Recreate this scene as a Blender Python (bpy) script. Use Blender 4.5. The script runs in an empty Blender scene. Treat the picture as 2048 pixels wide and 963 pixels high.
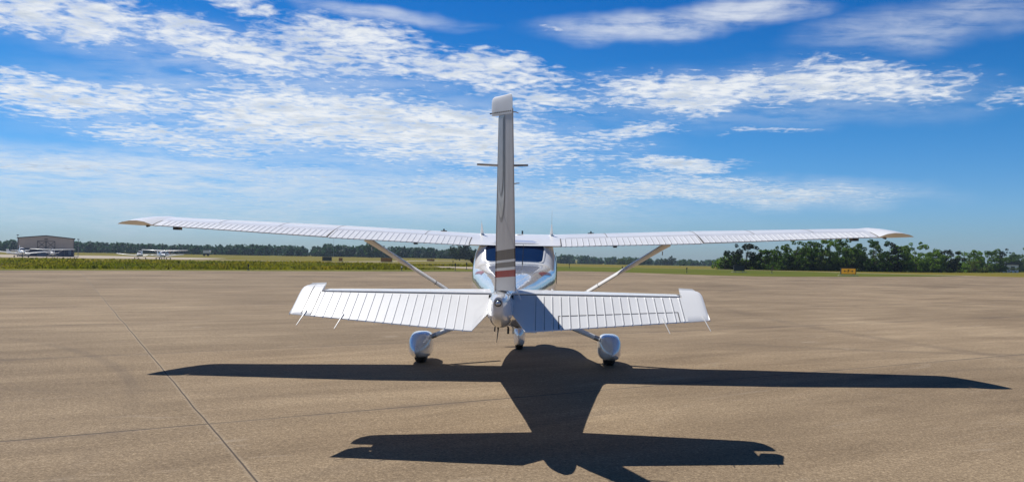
import bpy, bmesh, math, random
import numpy as np
from mathutils import Vector, Matrix
from mathutils.geometry import tessellate_polygon

random.seed(7)
RNG = np.random.default_rng(7)
C = bpy.context.scene.collection
scene = bpy.context.scene
rad = math.radians

# ------------------------------------------------------------------ camera, sky, sun, exposure
FPX, CX, HY, ROLL, EYE = 1620.0, 1076.0, 510.8, 0.0166, 1.58
cam_data = bpy.data.cameras.new('camera')
cam = bpy.data.objects.new('camera', cam_data); C.objects.link(cam)
cam.location = (0, 0, EYE)
cam.rotation_euler = (Matrix.Rotation(math.pi / 2, 4, 'X') @ Matrix.Rotation(math.atan(ROLL), 4, 'Z')).to_euler()
cam_data.sensor_fit = 'HORIZONTAL'; cam_data.sensor_width = 36.0
cam_data.lens = 36.0 * FPX / 2048.0
cam_data.shift_x = (1024.0 - CX) / 2048.0
cam_data.shift_y = (HY - 481.5) / 2048.0
cam_data.clip_start = 0.1; cam_data.clip_end = 6000
scene.camera = cam

SUN_DIR = Vector((-0.45, 0.47, 1.0)).normalized()
SUN_EL = math.asin(SUN_DIR.z)
SUN_AZ = math.atan2(SUN_DIR.x, SUN_DIR.y)
sun_data = bpy.data.lights.new('sun', 'SUN'); sun_data.energy = 5.0; sun_data.angle = rad(0.5)
sun_data.color = (1.0, 0.955, 0.90)
sun = bpy.data.objects.new('sun', sun_data); C.objects.link(sun)
sun.rotation_euler = (-SUN_DIR).to_track_quat('-Z', 'Y').to_euler()
sun.location = SUN_DIR * 60

scene.view_settings.view_transform = 'Standard'
scene.view_settings.look = 'None'
scene.view_settings.exposure = 0.0
scene.view_settings.gamma = 1.0
scene.view_settings.use_curve_mapping = False


class NT:
    """small helper round a node tree"""
    def __init__(s, tree):
        s.t = tree
    def n(s, kind, **kw):
        nd = s.t.nodes.new(kind)
        for k, v in kw.items(): setattr(nd, k, v)
        return nd
    def val(s, sock, v):
        if isinstance(v, bpy.types.NodeSocket): s.t.links.new(v, sock)
        else: sock.default_value = v
    def math(s, op, a, b=None, c=None, clamp=False):
        nd = s.n('ShaderNodeMath', operation=op, use_clamp=clamp)
        s.val(nd.inputs[0], a)
        if b is not None: s.val(nd.inputs[1], b)
        if c is not None: s.val(nd.inputs[2], c)
        return nd.outputs[0]
    def vmath(s, op, a, b=None):
        nd = s.n('ShaderNodeVectorMath', operation=op)
        s.val(nd.inputs[0], a)
        if b is not None: s.val(nd.inputs[1], b)
        return nd.outputs['Value'] if op in ('LENGTH', 'DOT_PRODUCT') else nd.outputs[0]
    def rng(s, v, a, b, c=0.0, d=1.0, smooth=True):
        nd = s.n('ShaderNodeMapRange', interpolation_type='SMOOTHSTEP' if smooth else 'LINEAR')
        s.val(nd.inputs['Value'], v)
        for k, x in (('From Min', a), ('From Max', b), ('To Min', c), ('To Max', d)): s.val(nd.inputs[k], x)
        return nd.outputs[0]
    def noise(s, vec, scale, detail=4.0, rough=0.55, distort=0.0):
        nd = s.n('ShaderNodeTexNoise')
        s.val(nd.inputs['Vector'], vec)
        nd.inputs['Scale'].default_value = scale; nd.inputs['Detail'].default_value = detail
        nd.inputs['Roughness'].default_value = rough; nd.inputs['Distortion'].default_value = distort
        return nd.outputs['Fac']
    def mapping(s, vec, loc=(0, 0, 0), rot=(0, 0, 0), scale=(1, 1, 1), kind='POINT'):
        nd = s.n('ShaderNodeMapping', vector_type=kind)
        s.val(nd.inputs['Vector'], vec)
        nd.inputs['Location'].default_value = loc; nd.inputs['Rotation'].default_value = rot; nd.inputs['Scale'].default_value = scale
        return nd.outputs[0]
    def mix(s, f, a, b, blend='MIX'):
        nd = s.n('ShaderNodeMix', data_type='RGBA', blend_type=blend)
        s.val(nd.inputs[0], f); s.val(nd.inputs[6], a); s.val(nd.inputs[7], b)
        return nd.outputs[2]
    def comb(s, x, y, z):
        nd = s.n('ShaderNodeCombineXYZ')
        s.val(nd.inputs[0], x); s.val(nd.inputs[1], y); s.val(nd.inputs[2], z)
        return nd.outputs[0]
    def sep(s, v):
        nd = s.n('ShaderNodeSeparateXYZ'); s.val(nd.inputs[0], v)
        return nd.outputs
    def ramp(s, f, stops, interp='LINEAR'):
        nd = s.n('ShaderNodeValToRGB'); s.val(nd.inputs[0], f)
        cr = nd.color_ramp; cr.interpolation = interp
        while len(cr.elements) < len(stops): cr.elements.new(0.5)
        for e, (p, col) in zip(cr.elements, stops):
            e.position = p; e.color = (*col, 1)
        return nd.outputs[0]


def sky_uv(px, py):
    a = math.atan(ROLL); dx, dy = px - CX, HY - py
    return ((dx * math.cos(a) - dy * math.sin(a)) / FPX, (dx * math.sin(a) + dy * math.cos(a)) / FPX)


def build_world():
    w = bpy.data.worlds.new('World'); scene.world = w; w.use_nodes = True
    t = w.node_tree
    for nd in list(t.nodes): t.nodes.remove(nd)
    N = NT(t)
    sky = N.n('ShaderNodeTexSky', sky_type='NISHITA')
    sky.sun_disc = False; sky.sun_elevation = SUN_EL; sky.sun_rotation = SUN_AZ
    sky.altitude = 150; sky.air_density = 1.0; sky.dust_density = 0.4; sky.ozone_density = 2.5
    tc = N.n('ShaderNodeTexCoord')
    d = tc.outputs['Generated']
    X, Y, Z = N.sep(d)
    zc = N.math('MAXIMUM', Z, 0.0)
    # deeper, more saturated blue than the raw sky model
    hsv = N.n('ShaderNodeHueSaturation'); hsv.inputs['Saturation'].default_value = 1.42
    hsv.inputs['Hue'].default_value = 0.5
    t.links.new(sky.outputs[0], hsv.inputs['Color'])
    tint = N.ramp(zc, [(0.0, (0.47, 0.69, 1.20)), (0.07, (0.43, 0.71, 1.12)), (0.18, (0.27, 0.69, 0.98)), (0.32, (0.07, 0.55, 0.88)), (0.55, (0.13, 0.40, 0.56)), (1.0, (0.17, 0.34, 0.44))])
    skyc = N.mix(1.0, hsv.outputs[0], tint, 'MULTIPLY')
    # clouds: a layer seen in perspective, p = horizontal direction / height
    den = N.math('ADD', zc, 0.055)
    p = N.comb(N.math('DIVIDE', X, den), N.math('DIVIDE', Y, den), 0.0)
    ay = N.math('MAXIMUM', N.math('ABSOLUTE', Y), 0.02)
    uv = N.comb(N.math('DIVIDE', X, ay), N.math('DIVIDE', Z, ay), 0.0)
    warp = N.n('ShaderNodeTexNoise'); t.links.new(uv, warp.inputs['Vector'])
    warp.inputs['Scale'].default_value = 9; warp.inputs['Detail'].default_value = 3
    wv = N.vmath('MULTIPLY', N.vmath('SUBTRACT', warp.outputs['Color'], (0.5, 0.5, 0.5)), (0.10, 0.045, 0))
    uvw = N.vmath('ADD', uv, wv)
    banks = [(110, 20, 290, 55, 8, 1), (430, 85, 270, 42, 14, 1), (720, 95, 215, 62, 9, .92), (930, 138, 230, 40, 9, 1),
             (170, 195, 280, 46, 3, .95), (520, 168, 150, 24, 5, .7), (640, 240, 350, 70, 4, 1.1), (880, 272, 350, 66, 5, 1.1),
             (960, 320, 200, 30, 4, .85), (330, 275, 250, 28, 8, .85), (1090, 205, 120, 22, 0, .8),
             (1400, 182, 250, 46, -1, 1.05), (1680, 168, 270, 44, -3, .95), (1870, 138, 120, 13, 3, .6),
             (2035, 185, 80, 24, -12, .6), (1350, 333, 130, 17, -2, 1.0), (1250, 262, 115, 16, -5, .85), (1560, 386, 250, 22, 1, .85), (1300, 382, 230, 22, 3, .9), (1420, 362, 140, 14, 2, .85), (1160, 392, 150, 20, 2, .8), (900, 372, 240, 22, 2, .75), (520, 345, 260, 18, 3, .7), (120, 330, 240, 22, 2, .8), (640, 400, 300, 18, 1, .6),
             (480, 12, 90, 17, 10, .75), (15, 145, 40, 14, 10, .8), (1550, 262, 95, 7, -3, .5), (1105, 60, 40, 12, 0, .5)]
    veils = [(1300, 45, 200, 30, -5, .8), (1490, 25, 150, 26, -4, .85), (1850, 48, 230, 42, -9, .5), (760, 22, 180, 15, 8, .6),
             (260, 348, 560, 52, 2, .98), (760, 388, 560, 48, 2, .85), (1520, 384, 330, 28, 1, .62), (1120, 395, 220, 26, 1, .5), (250, 412, 700, 46, 0, .72),
             (1550, 190, 420, 60, -2, .35), (640, 250, 560, 110, 5, .55), (480, 120, 560, 60, 10, .4)]
    def cover(blobs):
        acc = None
        for (px, py, rx, ry, ang, wt) in blobs:
            u, v = sky_uv(px, py)
            q = N.mapping(uvw, (u, v, 0), (0, 0, rad(-ang)), (rx / FPX, ry / FPX, 1), 'TEXTURE')
            r = N.vmath('LENGTH', q)
            m = N.math('MULTIPLY', N.rng(r, 0.30, 1.5, 1.0, 0.0), wt)
            acc = m if acc is None else N.math('MAXIMUM', acc, m)
        return acc
    front = N.rng(Y, 0.05, 0.3)
    M1 = N.math('MULTIPLY', cover(banks), front)
    M2 = N.math('ADD', N.math('MULTIPLY', cover(veils), front), N.math('MULTIPLY', N.math('SUBTRACT', 1.0, front), N.rng(zc, 0.05, 0.5, 0.24, 0.0)))  # faint veil added to the unseen rear sky to soften reflections
    n_puff = N.noise(p, 9.5, 9.0, 0.64, 0.45)
    n_fine = N.noise(p, 19.0, 5.0, 0.58, 0.3)
    n_mid = N.noise(N.mapping(p, rot=(0, 0, rad(20)), scale=(0.8, 1.6, 1)), 2.0, 5.0, 0.6, 0.4)
    tex = N.math('ADD', N.math('ADD', N.math('MULTIPLY', n_puff, 1.0), N.math('MULTIPLY', n_fine, 0.50)), N.math('MULTIPLY', n_mid, 0.5))
    tex = N.math('SUBTRACT', tex, 1.015)
    dens = N.math('ADD', N.math('MULTIPLY', M1, 1.0), N.math('MULTIPLY', tex, 2.3))
    a1 = N.math('MULTIPLY', N.rng(dens, 0.08, 1.30), N.rng(M1, 0.02, 0.22))
    # thin streaky veils
    n_str = N.noise(N.mapping(uv, rot=(0, 0, rad(6)), scale=(5.0, 42.0, 1)), 1.6, 7.0, 0.62, 0.5)
    n_str2 = N.noise(p, 6.0, 7.0, 0.65, 0.3)
    a2 = N.math('MULTIPLY', M2, N.rng(N.math('ADD', N.math('MULTIPLY', n_str, 0.6), N.math('MULTIPLY', n_str2, 0.5)), 0.30, 0.70))
    alpha = N.math('MAXIMUM', N.math('MULTIPLY', a1, 0.97), N.math('MULTIPLY', a2, 0.9))
    # the thick middles of the banks are a little greyer
    grey = N.math('MULTIPLY', N.rng(N.noise(N.vmath('ADD', p, (3.1, 1.7, 0)), 3.4, 6.0, 0.6, 0.3), 0.42, 0.68), N.rng(dens, 0.65, 1.2))
    ccol = N.mix(grey, (8.7, 9.0, 9.3, 1), (5.6, 6.3, 7.2, 1))
    low = N.rng(zc, 0.02, 0.16, 0.74, 1.0)
    ccol = N.mix(1.0, ccol, N.comb(low, N.math('POWER', low, 0.72), N.math('POWER', low, 0.45)), 'MULTIPLY')
    col = N.mix(alpha, skyc, ccol)
    bg = N.n('ShaderNodeBackground'); bg.inputs['Strength'].default_value = 0.1
    t.links.new(col, bg.inputs['Color'])
    out = N.n('ShaderNodeOutputWorld'); t.links.new(bg.outputs[0], out.inputs['Surface'])
    w.cycles.sampling_method = 'MANUAL'; w.cycles.sample_map_resolution = 512

build_world()

# ------------------------------------------------------------------ materials
def new_mat(name):
    m = bpy.data.materials.new(name); m.use_nodes = True
    t = m.node_tree
    b = next(n for n in t.nodes if n.type == 'BSDF_PRINCIPLED')
    return m, NT(t), b

def plain(name, col, rough=0.5, metal=0.0, var=0.08, scale=6.0, coat=0.0, bump=0.0):
    m, N, b = new_mat(name)
    tc = N.n('ShaderNodeTexCoord')
    nz = N.noise(tc.outputs['Object'], scale, 5.0, 0.6)
    c = N.mix(N.rng(nz, 0.3, 0.7), tuple(x * (1 - var) for x in col) + (1,), tuple(min(1, x * (1 + var)) for x in col) + (1,))
    N.val(b.inputs['Base Color'], c)
    b.inputs['Roughness'].default_value = rough; b.inputs['Metallic'].default_value = metal
    b.inputs['Coat Weight'].default_value = coat; b.inputs['Coat Roughness'].default_value = 0.04
    if bump:
        bp = N.n('ShaderNodeBump'); bp.inputs['Strength'].default_value = bump; bp.inputs['Distance'].default_value = 0.01
        N.val(bp.inputs['Height'], nz); N.val(b.inputs['Normal'], bp.outputs[0])
    return m

M = {}
M['white'] = plain('white_paint', (0.81, 0.81, 0.79), 0.32, 0, 0.035, 2.5, 0.3)
M['dull_white'] = plain('dull_white_paint', (0.68, 0.68, 0.665), 0.42, 0, 0.04, 4)
M['black'] = plain('black_rubber', (0.018, 0.018, 0.019), 0.75, 0, 0.2)
M['seam'] = plain('seam_dirt_and_shade', (0.085, 0.08, 0.078), 0.8)  # dirt of the seams, and the shade painted beside beads and in gaps
M['steel'] = plain('bare_metal', (0.42, 0.42, 0.42), 0.32, 0.9)
M['dark_metal'] = plain('dark_metal', (0.05, 0.05, 0.052), 0.45, 0.4)
M['red'] = plain('red_paint', (0.30, 0.045, 0.035), 0.3, 0, 0.05, 5, 0.3)
M['taupe'] = plain('taupe_paint', (0.19, 0.165, 0.15), 0.3, 0, 0.05, 5, 0.3)
M['silver'] = plain('silver_paint', (0.5, 0.49, 0.47), 0.3, 0.25, 0.05, 5, 0.3)
M['loop_grey'] = plain('loop_grey_paint', (0.30, 0.285, 0.27), 0.3)
M['loop_inner'] = plain('loop_inner_paint', (0.43, 0.42, 0.41), 0.3)
M['bark'] = plain('bark', (0.09, 0.07, 0.05), 0.9, 0, 0.3, 3)
M['dark_panel'] = plain('dark_panel', (0.025, 0.026, 0.03), 0.55)
M['sign_orange'] = plain('sign_orange', (0.45, 0.17, 0.02), 0.5, 0, 0.05)
def mat_glow_sign():
    m, N, b = new_mat('sign_face_added_glow')
    b.inputs['Base Color'].default_value = (0.75, 0.36, 0.02, 1); b.inputs['Roughness'].default_value = 0.5
    b.inputs['Emission Color'].default_value = (1.0, 0.46, 0.03, 1); b.inputs['Emission Strength'].default_value = 0.22  # glow added to brighten the face, which gets no sun
    return m
M['sign_yellow'] = mat_glow_sign()
M['sign_black'] = plain('sign_black', (0.012, 0.012, 0.012), 0.5)
M['hangar_wall'] = plain('hangar_cladding', (0.48, 0.40, 0.34), 0.6, 0, 0.06, 0.6)
M['hangar_trim'] = plain('hangar_trim', (0.03, 0.034, 0.05), 0.5)
M['hangar_door'] = plain('hangar_door', (0.035, 0.035, 0.085), 0.5, 0, 0.1, 0.5)
M['hangar_glaze'] = plain('hangar_door_pale', (0.11, 0.14, 0.20), 0.4, 0, 0.1, 0.5)
M['concrete_pad'] = plain('concrete_pad', (0.42, 0.37, 0.30), 0.9, 0, 0.1, 2)
M['bone_paint'] = plain('post_white', (0.72, 0.71, 0.68), 0.6)
M['stick_pole'] = plain('galvanised_pole', (0.25, 0.25, 0.26), 0.5, 0.5)

def mat_glass():
    m, N, b = new_mat('tinted_window')
    b.inputs['Base Color'].default_value = (0.010, 0.028, 0.085, 1)
    b.inputs['Roughness'].default_value = 0.03
    b.inputs['IOR'].default_value = 1.5
    b.inputs['Specular IOR Level'].default_value = 0.6
    return m
M['glass'] = mat_glass()

def mat_lens():
    m, N, b = new_mat('clear_lens')
    b.inputs['Base Color'].default_value = (0.55, 0.57, 0.6, 1); b.inputs['Roughness'].default_value = 0.08
    b.inputs['Metallic'].default_value = 0.5
    return m
M['lens'] = mat_lens()

def mat_gloss_white():
    """fuselage paint: very glossy, with thin lap seams every few decimetres and faint oil canning"""
    m, N, b = new_mat('glossy_white_paint')
    tc = N.n('ShaderNodeTexCoord'); o = tc.outputs['Object']
    X, Y, Z = N.sep(o)
    fr = N.math('ABSOLUTE', N.math('SUBTRACT', N.math('FRACT', N.math('DIVIDE', Y, 0.62)), 0.5))
    seam = N.rng(fr, 0.0, 0.006, 1.0, 0.0)
    dirt = N.noise(o, 3.0, 6, 0.6)
    col = N.mix(N.rng(dirt, 0.35, 0.75), (0.81, 0.81, 0.80, 1), (0.76, 0.755, 0.745, 1))
    col = N.mix(N.math('MULTIPLY', seam, 0.55), col, (0.12, 0.115, 0.11, 1))
    N.val(b.inputs['Base Color'], col)
    b.inputs['Roughness'].default_value = 0.16
    b.inputs['Coat Weight'].default_value = 1.0; b.inputs['Coat Roughness'].default_value = 0.02
    bp = N.n('ShaderNodeBump'); bp.inputs['Strength'].default_value = 0.10; bp.inputs['Distance'].default_value = 0.012
    N.val(bp.inputs['Height'], N.noise(o, 3.5, 1, 0.5)); N.val(b.inputs['Normal'], bp.outputs[0])
    N.val(b.inputs['Coat Normal'], bp.outputs[0])
    return m
M['gloss'] = mat_gloss_white()

def mat_rudder():
    """white rudder / fin paint with taupe, silver and red bands round its foot"""
    m, N, b = new_mat('banded_fin_paint')
    tc = N.n('ShaderNodeTexCoord'); X, Y, Z = N.sep(tc.outputs['Object'])
    t = N.math('ADD', Z, N.math('MULTIPLY', Y, 0.06))     # the bands rise a little towards the trailing edge
    f = N.math('DIVIDE', N.math('SUBTRACT', t, 0.90), 1.0)
    def lv(z): return z - 4.25 * 0.06 - 0.90
    white, taupe, silver, red = (0.47, 0.445, 0.42), (0.10, 0.088, 0.078), (0.58, 0.57, 0.55), (0.26, 0.010, 0.006)  # the white has the taupe reflection of the ground painted in
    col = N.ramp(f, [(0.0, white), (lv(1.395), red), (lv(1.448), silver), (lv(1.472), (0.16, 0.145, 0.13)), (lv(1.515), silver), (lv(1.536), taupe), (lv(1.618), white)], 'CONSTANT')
    N.val(b.inputs['Base Color'], col)
    b.inputs['Roughness'].default_value = 0.38; b.inputs['Specular IOR Level'].default_value = 0.3; b.inputs['Coat Weight'].default_value = 0.08; b.inputs['Coat Roughness'].default_value = 0.06
    bp = N.n('ShaderNodeBump'); bp.inputs['Strength'].default_value = 0.2; bp.inputs['Distance'].default_value = 0.012
    N.val(bp.inputs['Height'], N.noise(tc.outputs['Object'], 4.0, 2, 0.5)); N.val(b.inputs['Normal'], bp.outputs[0]); N.val(b.inputs['Coat Normal'], bp.outputs[0])
    return m
M['rudder'] = mat_rudder()

JU, JV = (0.861, 0.508), (-0.508, 0.861)     # slab grid of the apron
def mat_apron():
    m, N, b = new_mat('apron_concrete')
    tc = N.n('ShaderNodeTexCoord'); o = tc.outputs['Object']
    X, Y, Z = N.sep(o)
    u = N.math('ADD', N.math('MULTIPLY', X, JU[0]), N.math('MULTIPLY', Y, JU[1]))
    v = N.math('ADD', N.math('MULTIPLY', X, JV[0]), N.math('MULTIPLY', Y, JV[1]))
    g = N.comb(u, v, 0.0)
    big = N.noise(o, 0.16, 5, 0.55, 0.3)
    mid = N.noise(N.mapping(g, scale=(0.35, 1.5, 1)), 0.9, 7, 0.62, 0.4)
    brush = N.noise(N.mapping(g, scale=(0.9, 16, 1)), 2.0, 5, 0.6)
    brush2 = N.noise(N.mapping(g, scale=(14, 0.8, 1)), 2.0, 5, 0.6)
    fine = N.noise(o, 38, 7, 0.8)
    grit = N.noise(o, 17, 4, 0.7)
    f = N.math('MULTIPLY', big, 0.40)
    for x, k in ((mid, 0.36), (brush, 0.12), (brush2, 0.10), (fine, 0.95), (grit, 0.36)):
        f = N.math('ADD', f, N.math('MULTIPLY', x, k))
    col = N.ramp(N.rng(f, 0.86, 1.43, smooth=False), [(0.0, (0.060, 0.041, 0.025)), (0.33, (0.182, 0.131, 0.079)), (0.6, (0.282, 0.209, 0.128)), (1.0, (0.54, 0.42, 0.27))])
    gr = N.noise(o, 62, 3, 0.65)
    col = N.mix(1.0, col, N.ramp(N.rng(gr, 0.28, 0.74, smooth=False), [(0.0, (0.58, 0.56, 0.53)), (0.5, (0.98, 0.98, 0.98)), (1.0, (1.42, 1.42, 1.40))]), 'MULTIPLY')
    # hairline cracks and small oil drips
    vo = N.n('ShaderNodeTexVoronoi', feature='DISTANCE_TO_EDGE'); vo.inputs['Scale'].default_value = 0.17
    N.val(vo.inputs['Vector'], N.vmath('ADD', o, N.vmath('MULTIPLY', N.comb(mid, big, 0.0), (2.2, 2.2, 0))))
    crack = N.math('MULTIPLY', N.rng(vo.outputs['Distance'], 0.0, 0.0035, 0.6, 0.0), N.rng(N.noise(o, 0.11, 3, 0.5), 0.52, 0.6))
    col = N.mix(crack, col, (0.085, 0.062, 0.045, 1))
    vd = N.n('ShaderNodeTexVoronoi', feature='F1'); vd.inputs['Scale'].default_value = 0.55; N.val(vd.inputs['Vector'], o)
    drip = N.math('MULTIPLY', N.rng(vd.outputs['Distance'], 0.02, 0.14, 0.4, 0.0), N.rng(N.noise(o, 0.35, 3, 0.5), 0.5, 0.62))
    col = N.mix(drip, col, (0.10, 0.075, 0.055, 1))
    # curved tyre marks left by turning aircraft
    for (ax, ay, rr_, wd, k_) in ((-31.0, 70.0, 24.0, .22, .34), (-31.0, 70.0, 26.3, .22, .30), (26.0, 58.0, 31.0, .25, .30), (26.0, 58.0, 28.2, .25, .26), (14.0, -6.0, 19.5, .10, .22), (9.5, 31.0, 17.0, .16, .24), (-16.0, 3.0, 13.0, .08, .22), (40.0, 25.0, 34.0, .2, .25)):
        dd = N.vmath('LENGTH', N.vmath('SUBTRACT', N.comb(X, Y, 0.0), (ax, ay, 0)))
        mk = N.math('MULTIPLY', N.rng(N.math('ABSOLUTE', N.math('SUBTRACT', dd, rr_)), wd * .4, wd * 1.6, k_, 0.0), N.rng(N.noise(o, 0.22, 4, 0.6), 0.40, 0.58))
        col = N.mix(mk, col, (0.085, 0.066, 0.052, 1))
    # slab to slab difference in tone
    cell = N.n('ShaderNodeTexWhiteNoise', noise_dimensions='2D')
    N.val(cell.inputs['Vector'], N.comb(N.math('FLOOR', N.math('DIVIDE', N.math('SUBTRACT', u, 1.19), 11.3)), N.math('FLOOR', N.math('DIVIDE', N.math('SUBTRACT', v, 7.87), 5.66)), 0.0))
    tone = N.rng(cell.outputs['Value'], 0.0, 1.0, 0.90, 1.07, smooth=False)
    col = N.mix(1.0, col, N.comb(tone, tone, tone), 'MULTIPLY')
    # long dark tyre streaks and pale scuffs
    st = N.noise(N.mapping(o, rot=(0, 0, rad(-6)), scale=(0.05, 1.3, 1)), 1.0, 6, 0.65, 0.6)
    col = N.mix(N.rng(st, 0.58, 0.76, 0.0, 0.32), col, (0.095, 0.072, 0.055, 1))
    sc = N.noise(N.mapping(g, loc=(3, 8, 0), scale=(0.5, 2.2, 1)), 1.2, 7, 0.7, 1.2)
    col = N.mix(N.rng(sc, 0.58, 0.74, 0.0, 0.42), col, (0.40, 0.33, 0.245, 1))
    speck = N.noise(o, 120, 2, 0.5)
    col = N.mix(N.rng(speck, 0.69, 0.76, 0.0, 0.6), col, (0.45, 0.40, 0.32, 1))
    # slab joints, sealed dark, with worn pale lips
    wob = N.math('MULTIPLY', N.math('SUBTRACT', N.noise(o, 0.45, 3, 0.5), 0.5), 0.06)
    du = N.math('ABSOLUTE', N.math('SUBTRACT', N.math('ADD', u, wob), 1.19))
    vv = N.math('ADD', v, N.math('MULTIPLY', wob, 0.7))
    dv = N.math('MULTIPLY', N.math('ABSOLUTE', N.math('SUBTRACT', N.math('FRACT', N.math('ADD', N.math('DIVIDE', N.math('SUBTRACT', vv, 7.87), 5.66), 20.5)), 0.5)), 5.66)
    worn = N.rng(N.noise(g, 0.8, 4, 0.6), 0.35, 0.6, 0.55, 1.0)
    lip = N.math('MAXIMUM', N.rng(du, 0.010, 0.045, 0.55, 0.0), N.math('MULTIPLY', N.rng(dv, 0.015, 0.05, 0.45, 0.0), worn))
    col = N.mix(N.math('MULTIPLY', lip, 0.6), col, (0.37, 0.30, 0.21, 1))
    line = N.math('MAXIMUM', N.rng(du, 0.003, 0.011, 0.9, 0.0), N.math('MULTIPLY', N.rng(dv, 0.010, 0.024, 0.95, 0.0), worn))
    col = N.mix(line, col, (0.060, 0.047, 0.038, 1))
    soil = N.math('MULTIPLY', N.rng(dv, 0.0, 0.30, 0.55, 0.0), N.rng(N.noise(g, 0.5, 5, 0.6), 0.45, 0.65))
    col = N.mix(soil, col, (0.12, 0.088, 0.062, 1))
    N.val(b.inputs['Base Color'], col)
    b.inputs['Roughness'].default_value = 0.93; b.inputs['Specular IOR Level'].default_value = 0.25
    bp = N.n('ShaderNodeBump'); bp.inputs['Strength'].default_value = 0.5; bp.inputs['Distance'].default_value = 0.006
    N.val(bp.inputs['Height'], N.math('ADD', fine, N.math('MULTIPLY', line, -2.0))); N.val(b.inputs['Normal'], bp.outputs[0])
    return m
M['apron'] = mat_apron()

def mat_field(name, stops, scale):
    m, N, b = new_mat(name)
    tc = N.n('ShaderNodeTexCoord'); o = tc.outputs['Object']
    a = N.noise(N.mapping(o, scale=(0.5, 1.4, 1)), 0.06 * scale, 6, 0.6, 0.4)
    c = N.noise(o, 1.6 * scale, 6, 0.7)
    f = N.math('ADD', N.math('MULTIPLY', a, 0.6), N.math('MULTIPLY', c, 0.4))
    N.val(b.inputs['Base Color'], N.ramp(N.rng(f, 0.3, 0.7, smooth=False), stops))
    b.inputs['Roughness'].default_value = 1.0; b.inputs['Specular IOR Level'].default_value = 0.1
    return m
M['field'] = mat_field('dry_meadow', [(0.0, (0.090, 0.098, 0.010)), (0.5, (0.165, 0.138, 0.014)), (1.0, (0.235, 0.175, 0.030))], 1.0)
M['verge'] = mat_field('mown_verge', [(0.0, (0.065, 0.090, 0.008)), (0.5, (0.100, 0.115, 0.010)), (1.0, (0.15, 0.145, 0.022))], 1.6)
M['taxi'] = mat_field('pale_taxiway', [(0.0, (0.33, 0.28, 0.21)), (0.5, (0.41, 0.35, 0.27)), (1.0, (0.48, 0.42, 0.33))], 1.0)

def mat_leaf(name, dark, light, scale=0.9, thin=0.5):
    m, N, b = new_mat(name)
    tc = N.n('ShaderNodeTexCoord'); o = tc.outputs['Object']
    oi = N.n('ShaderNodeObjectInfo')
    f = N.math('ADD', N.math('MULTIPLY', N.noise(o, scale, 4, 0.6), 0.8), N.math('MULTIPLY', oi.outputs['Random'], 0.35))
    col = N.mix(N.rng(f, 0.36, 0.84), (*dark, 1), (*light, 1))
    N.val(b.inputs['Base Color'], col); b.inputs['Roughness'].default_value = 0.6
    b.inputs['Specular IOR Level'].default_value = 0.25
    tl = N.n('ShaderNodeBsdfTranslucent'); N.val(tl.inputs['Color'], N.mix(1.0, col, (1.3, 1.45, 0.7, 1), 'MULTIPLY'))
    ms = N.n('ShaderNodeMixShader'); ms.inputs[0].default_value = thin
    N.t.links.new(b.outputs[0], ms.inputs[1]); N.t.links.new(tl.outputs[0], ms.inputs[2])
    N.t.links.new(ms.outputs[0], next(n for n in N.t.nodes if n.type == 'OUTPUT_MATERIAL').inputs[0])
    return m
M['leaf'] = mat_leaf('tree_leaves', (0.028, 0.066, 0.008), (0.135, 0.215, 0.022))
M['leaf_dark'] = mat_leaf('dark_leaves', (0.008, 0.017, 0.007), (0.024, 0.044, 0.013))
M['leaf_bright'] = mat_leaf('bright_leaves', (0.045, 0.075, 0.012), (0.115, 0.14, 0.022))
M['leaf_hazed'] = mat_leaf('hazed_wood_leaves', (0.024, 0.060, 0.044), (0.056, 0.105, 0.062), 0.06)  # bluish haze tone mixed into the leaf colour
def mat_grass():
    m, N, b = new_mat('tall_grass_blades')
    tc = N.n('ShaderNodeTexCoord'); o = tc.outputs['Object']; X, Y, Z = N.sep(o)
    patch = N.noise(N.mapping(o, scale=(1, .6, 1)), 0.09, 5, 0.65, 0.4); fine = N.noise(o, 2.5, 4, 0.7)
    tipf = N.math('ADD', N.math('MULTIPLY', Z, 1.5), N.math('ADD', N.math('MULTIPLY', patch, 2.6), N.math('MULTIPLY', fine, 0.8)))
    col = N.ramp(N.rng(tipf, 1.2, 2.9, smooth=False), [(0.0, (0.085, 0.115, 0.008)), (0.35, (0.155, 0.165, 0.014)), (0.65, (0.25, 0.195, 0.028)), (1.0, (0.36, 0.26, 0.09))])
    N.val(b.inputs['Base Color'], col); b.inputs['Roughness'].default_value = 0.7; b.inputs['Specular IOR Level'].default_value = 0.15
    tl = N.n('ShaderNodeBsdfTranslucent'); N.val(tl.inputs['Color'], N.mix(1.0, col, (1.3, 1.3, 0.8, 1), 'MULTIPLY'))
    ms = N.n('ShaderNodeMixShader'); ms.inputs[0].default_value = 0.5
    N.t.links.new(b.outputs[0], ms.inputs[1]); N.t.links.new(tl.outputs[0], ms.inputs[2])
    N.t.links.new(ms.outputs[0], next(n for n in N.t.nodes if n.type == 'OUTPUT_MATERIAL').inputs[0])
    return m
M['tall_grass'] = mat_grass()

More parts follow.
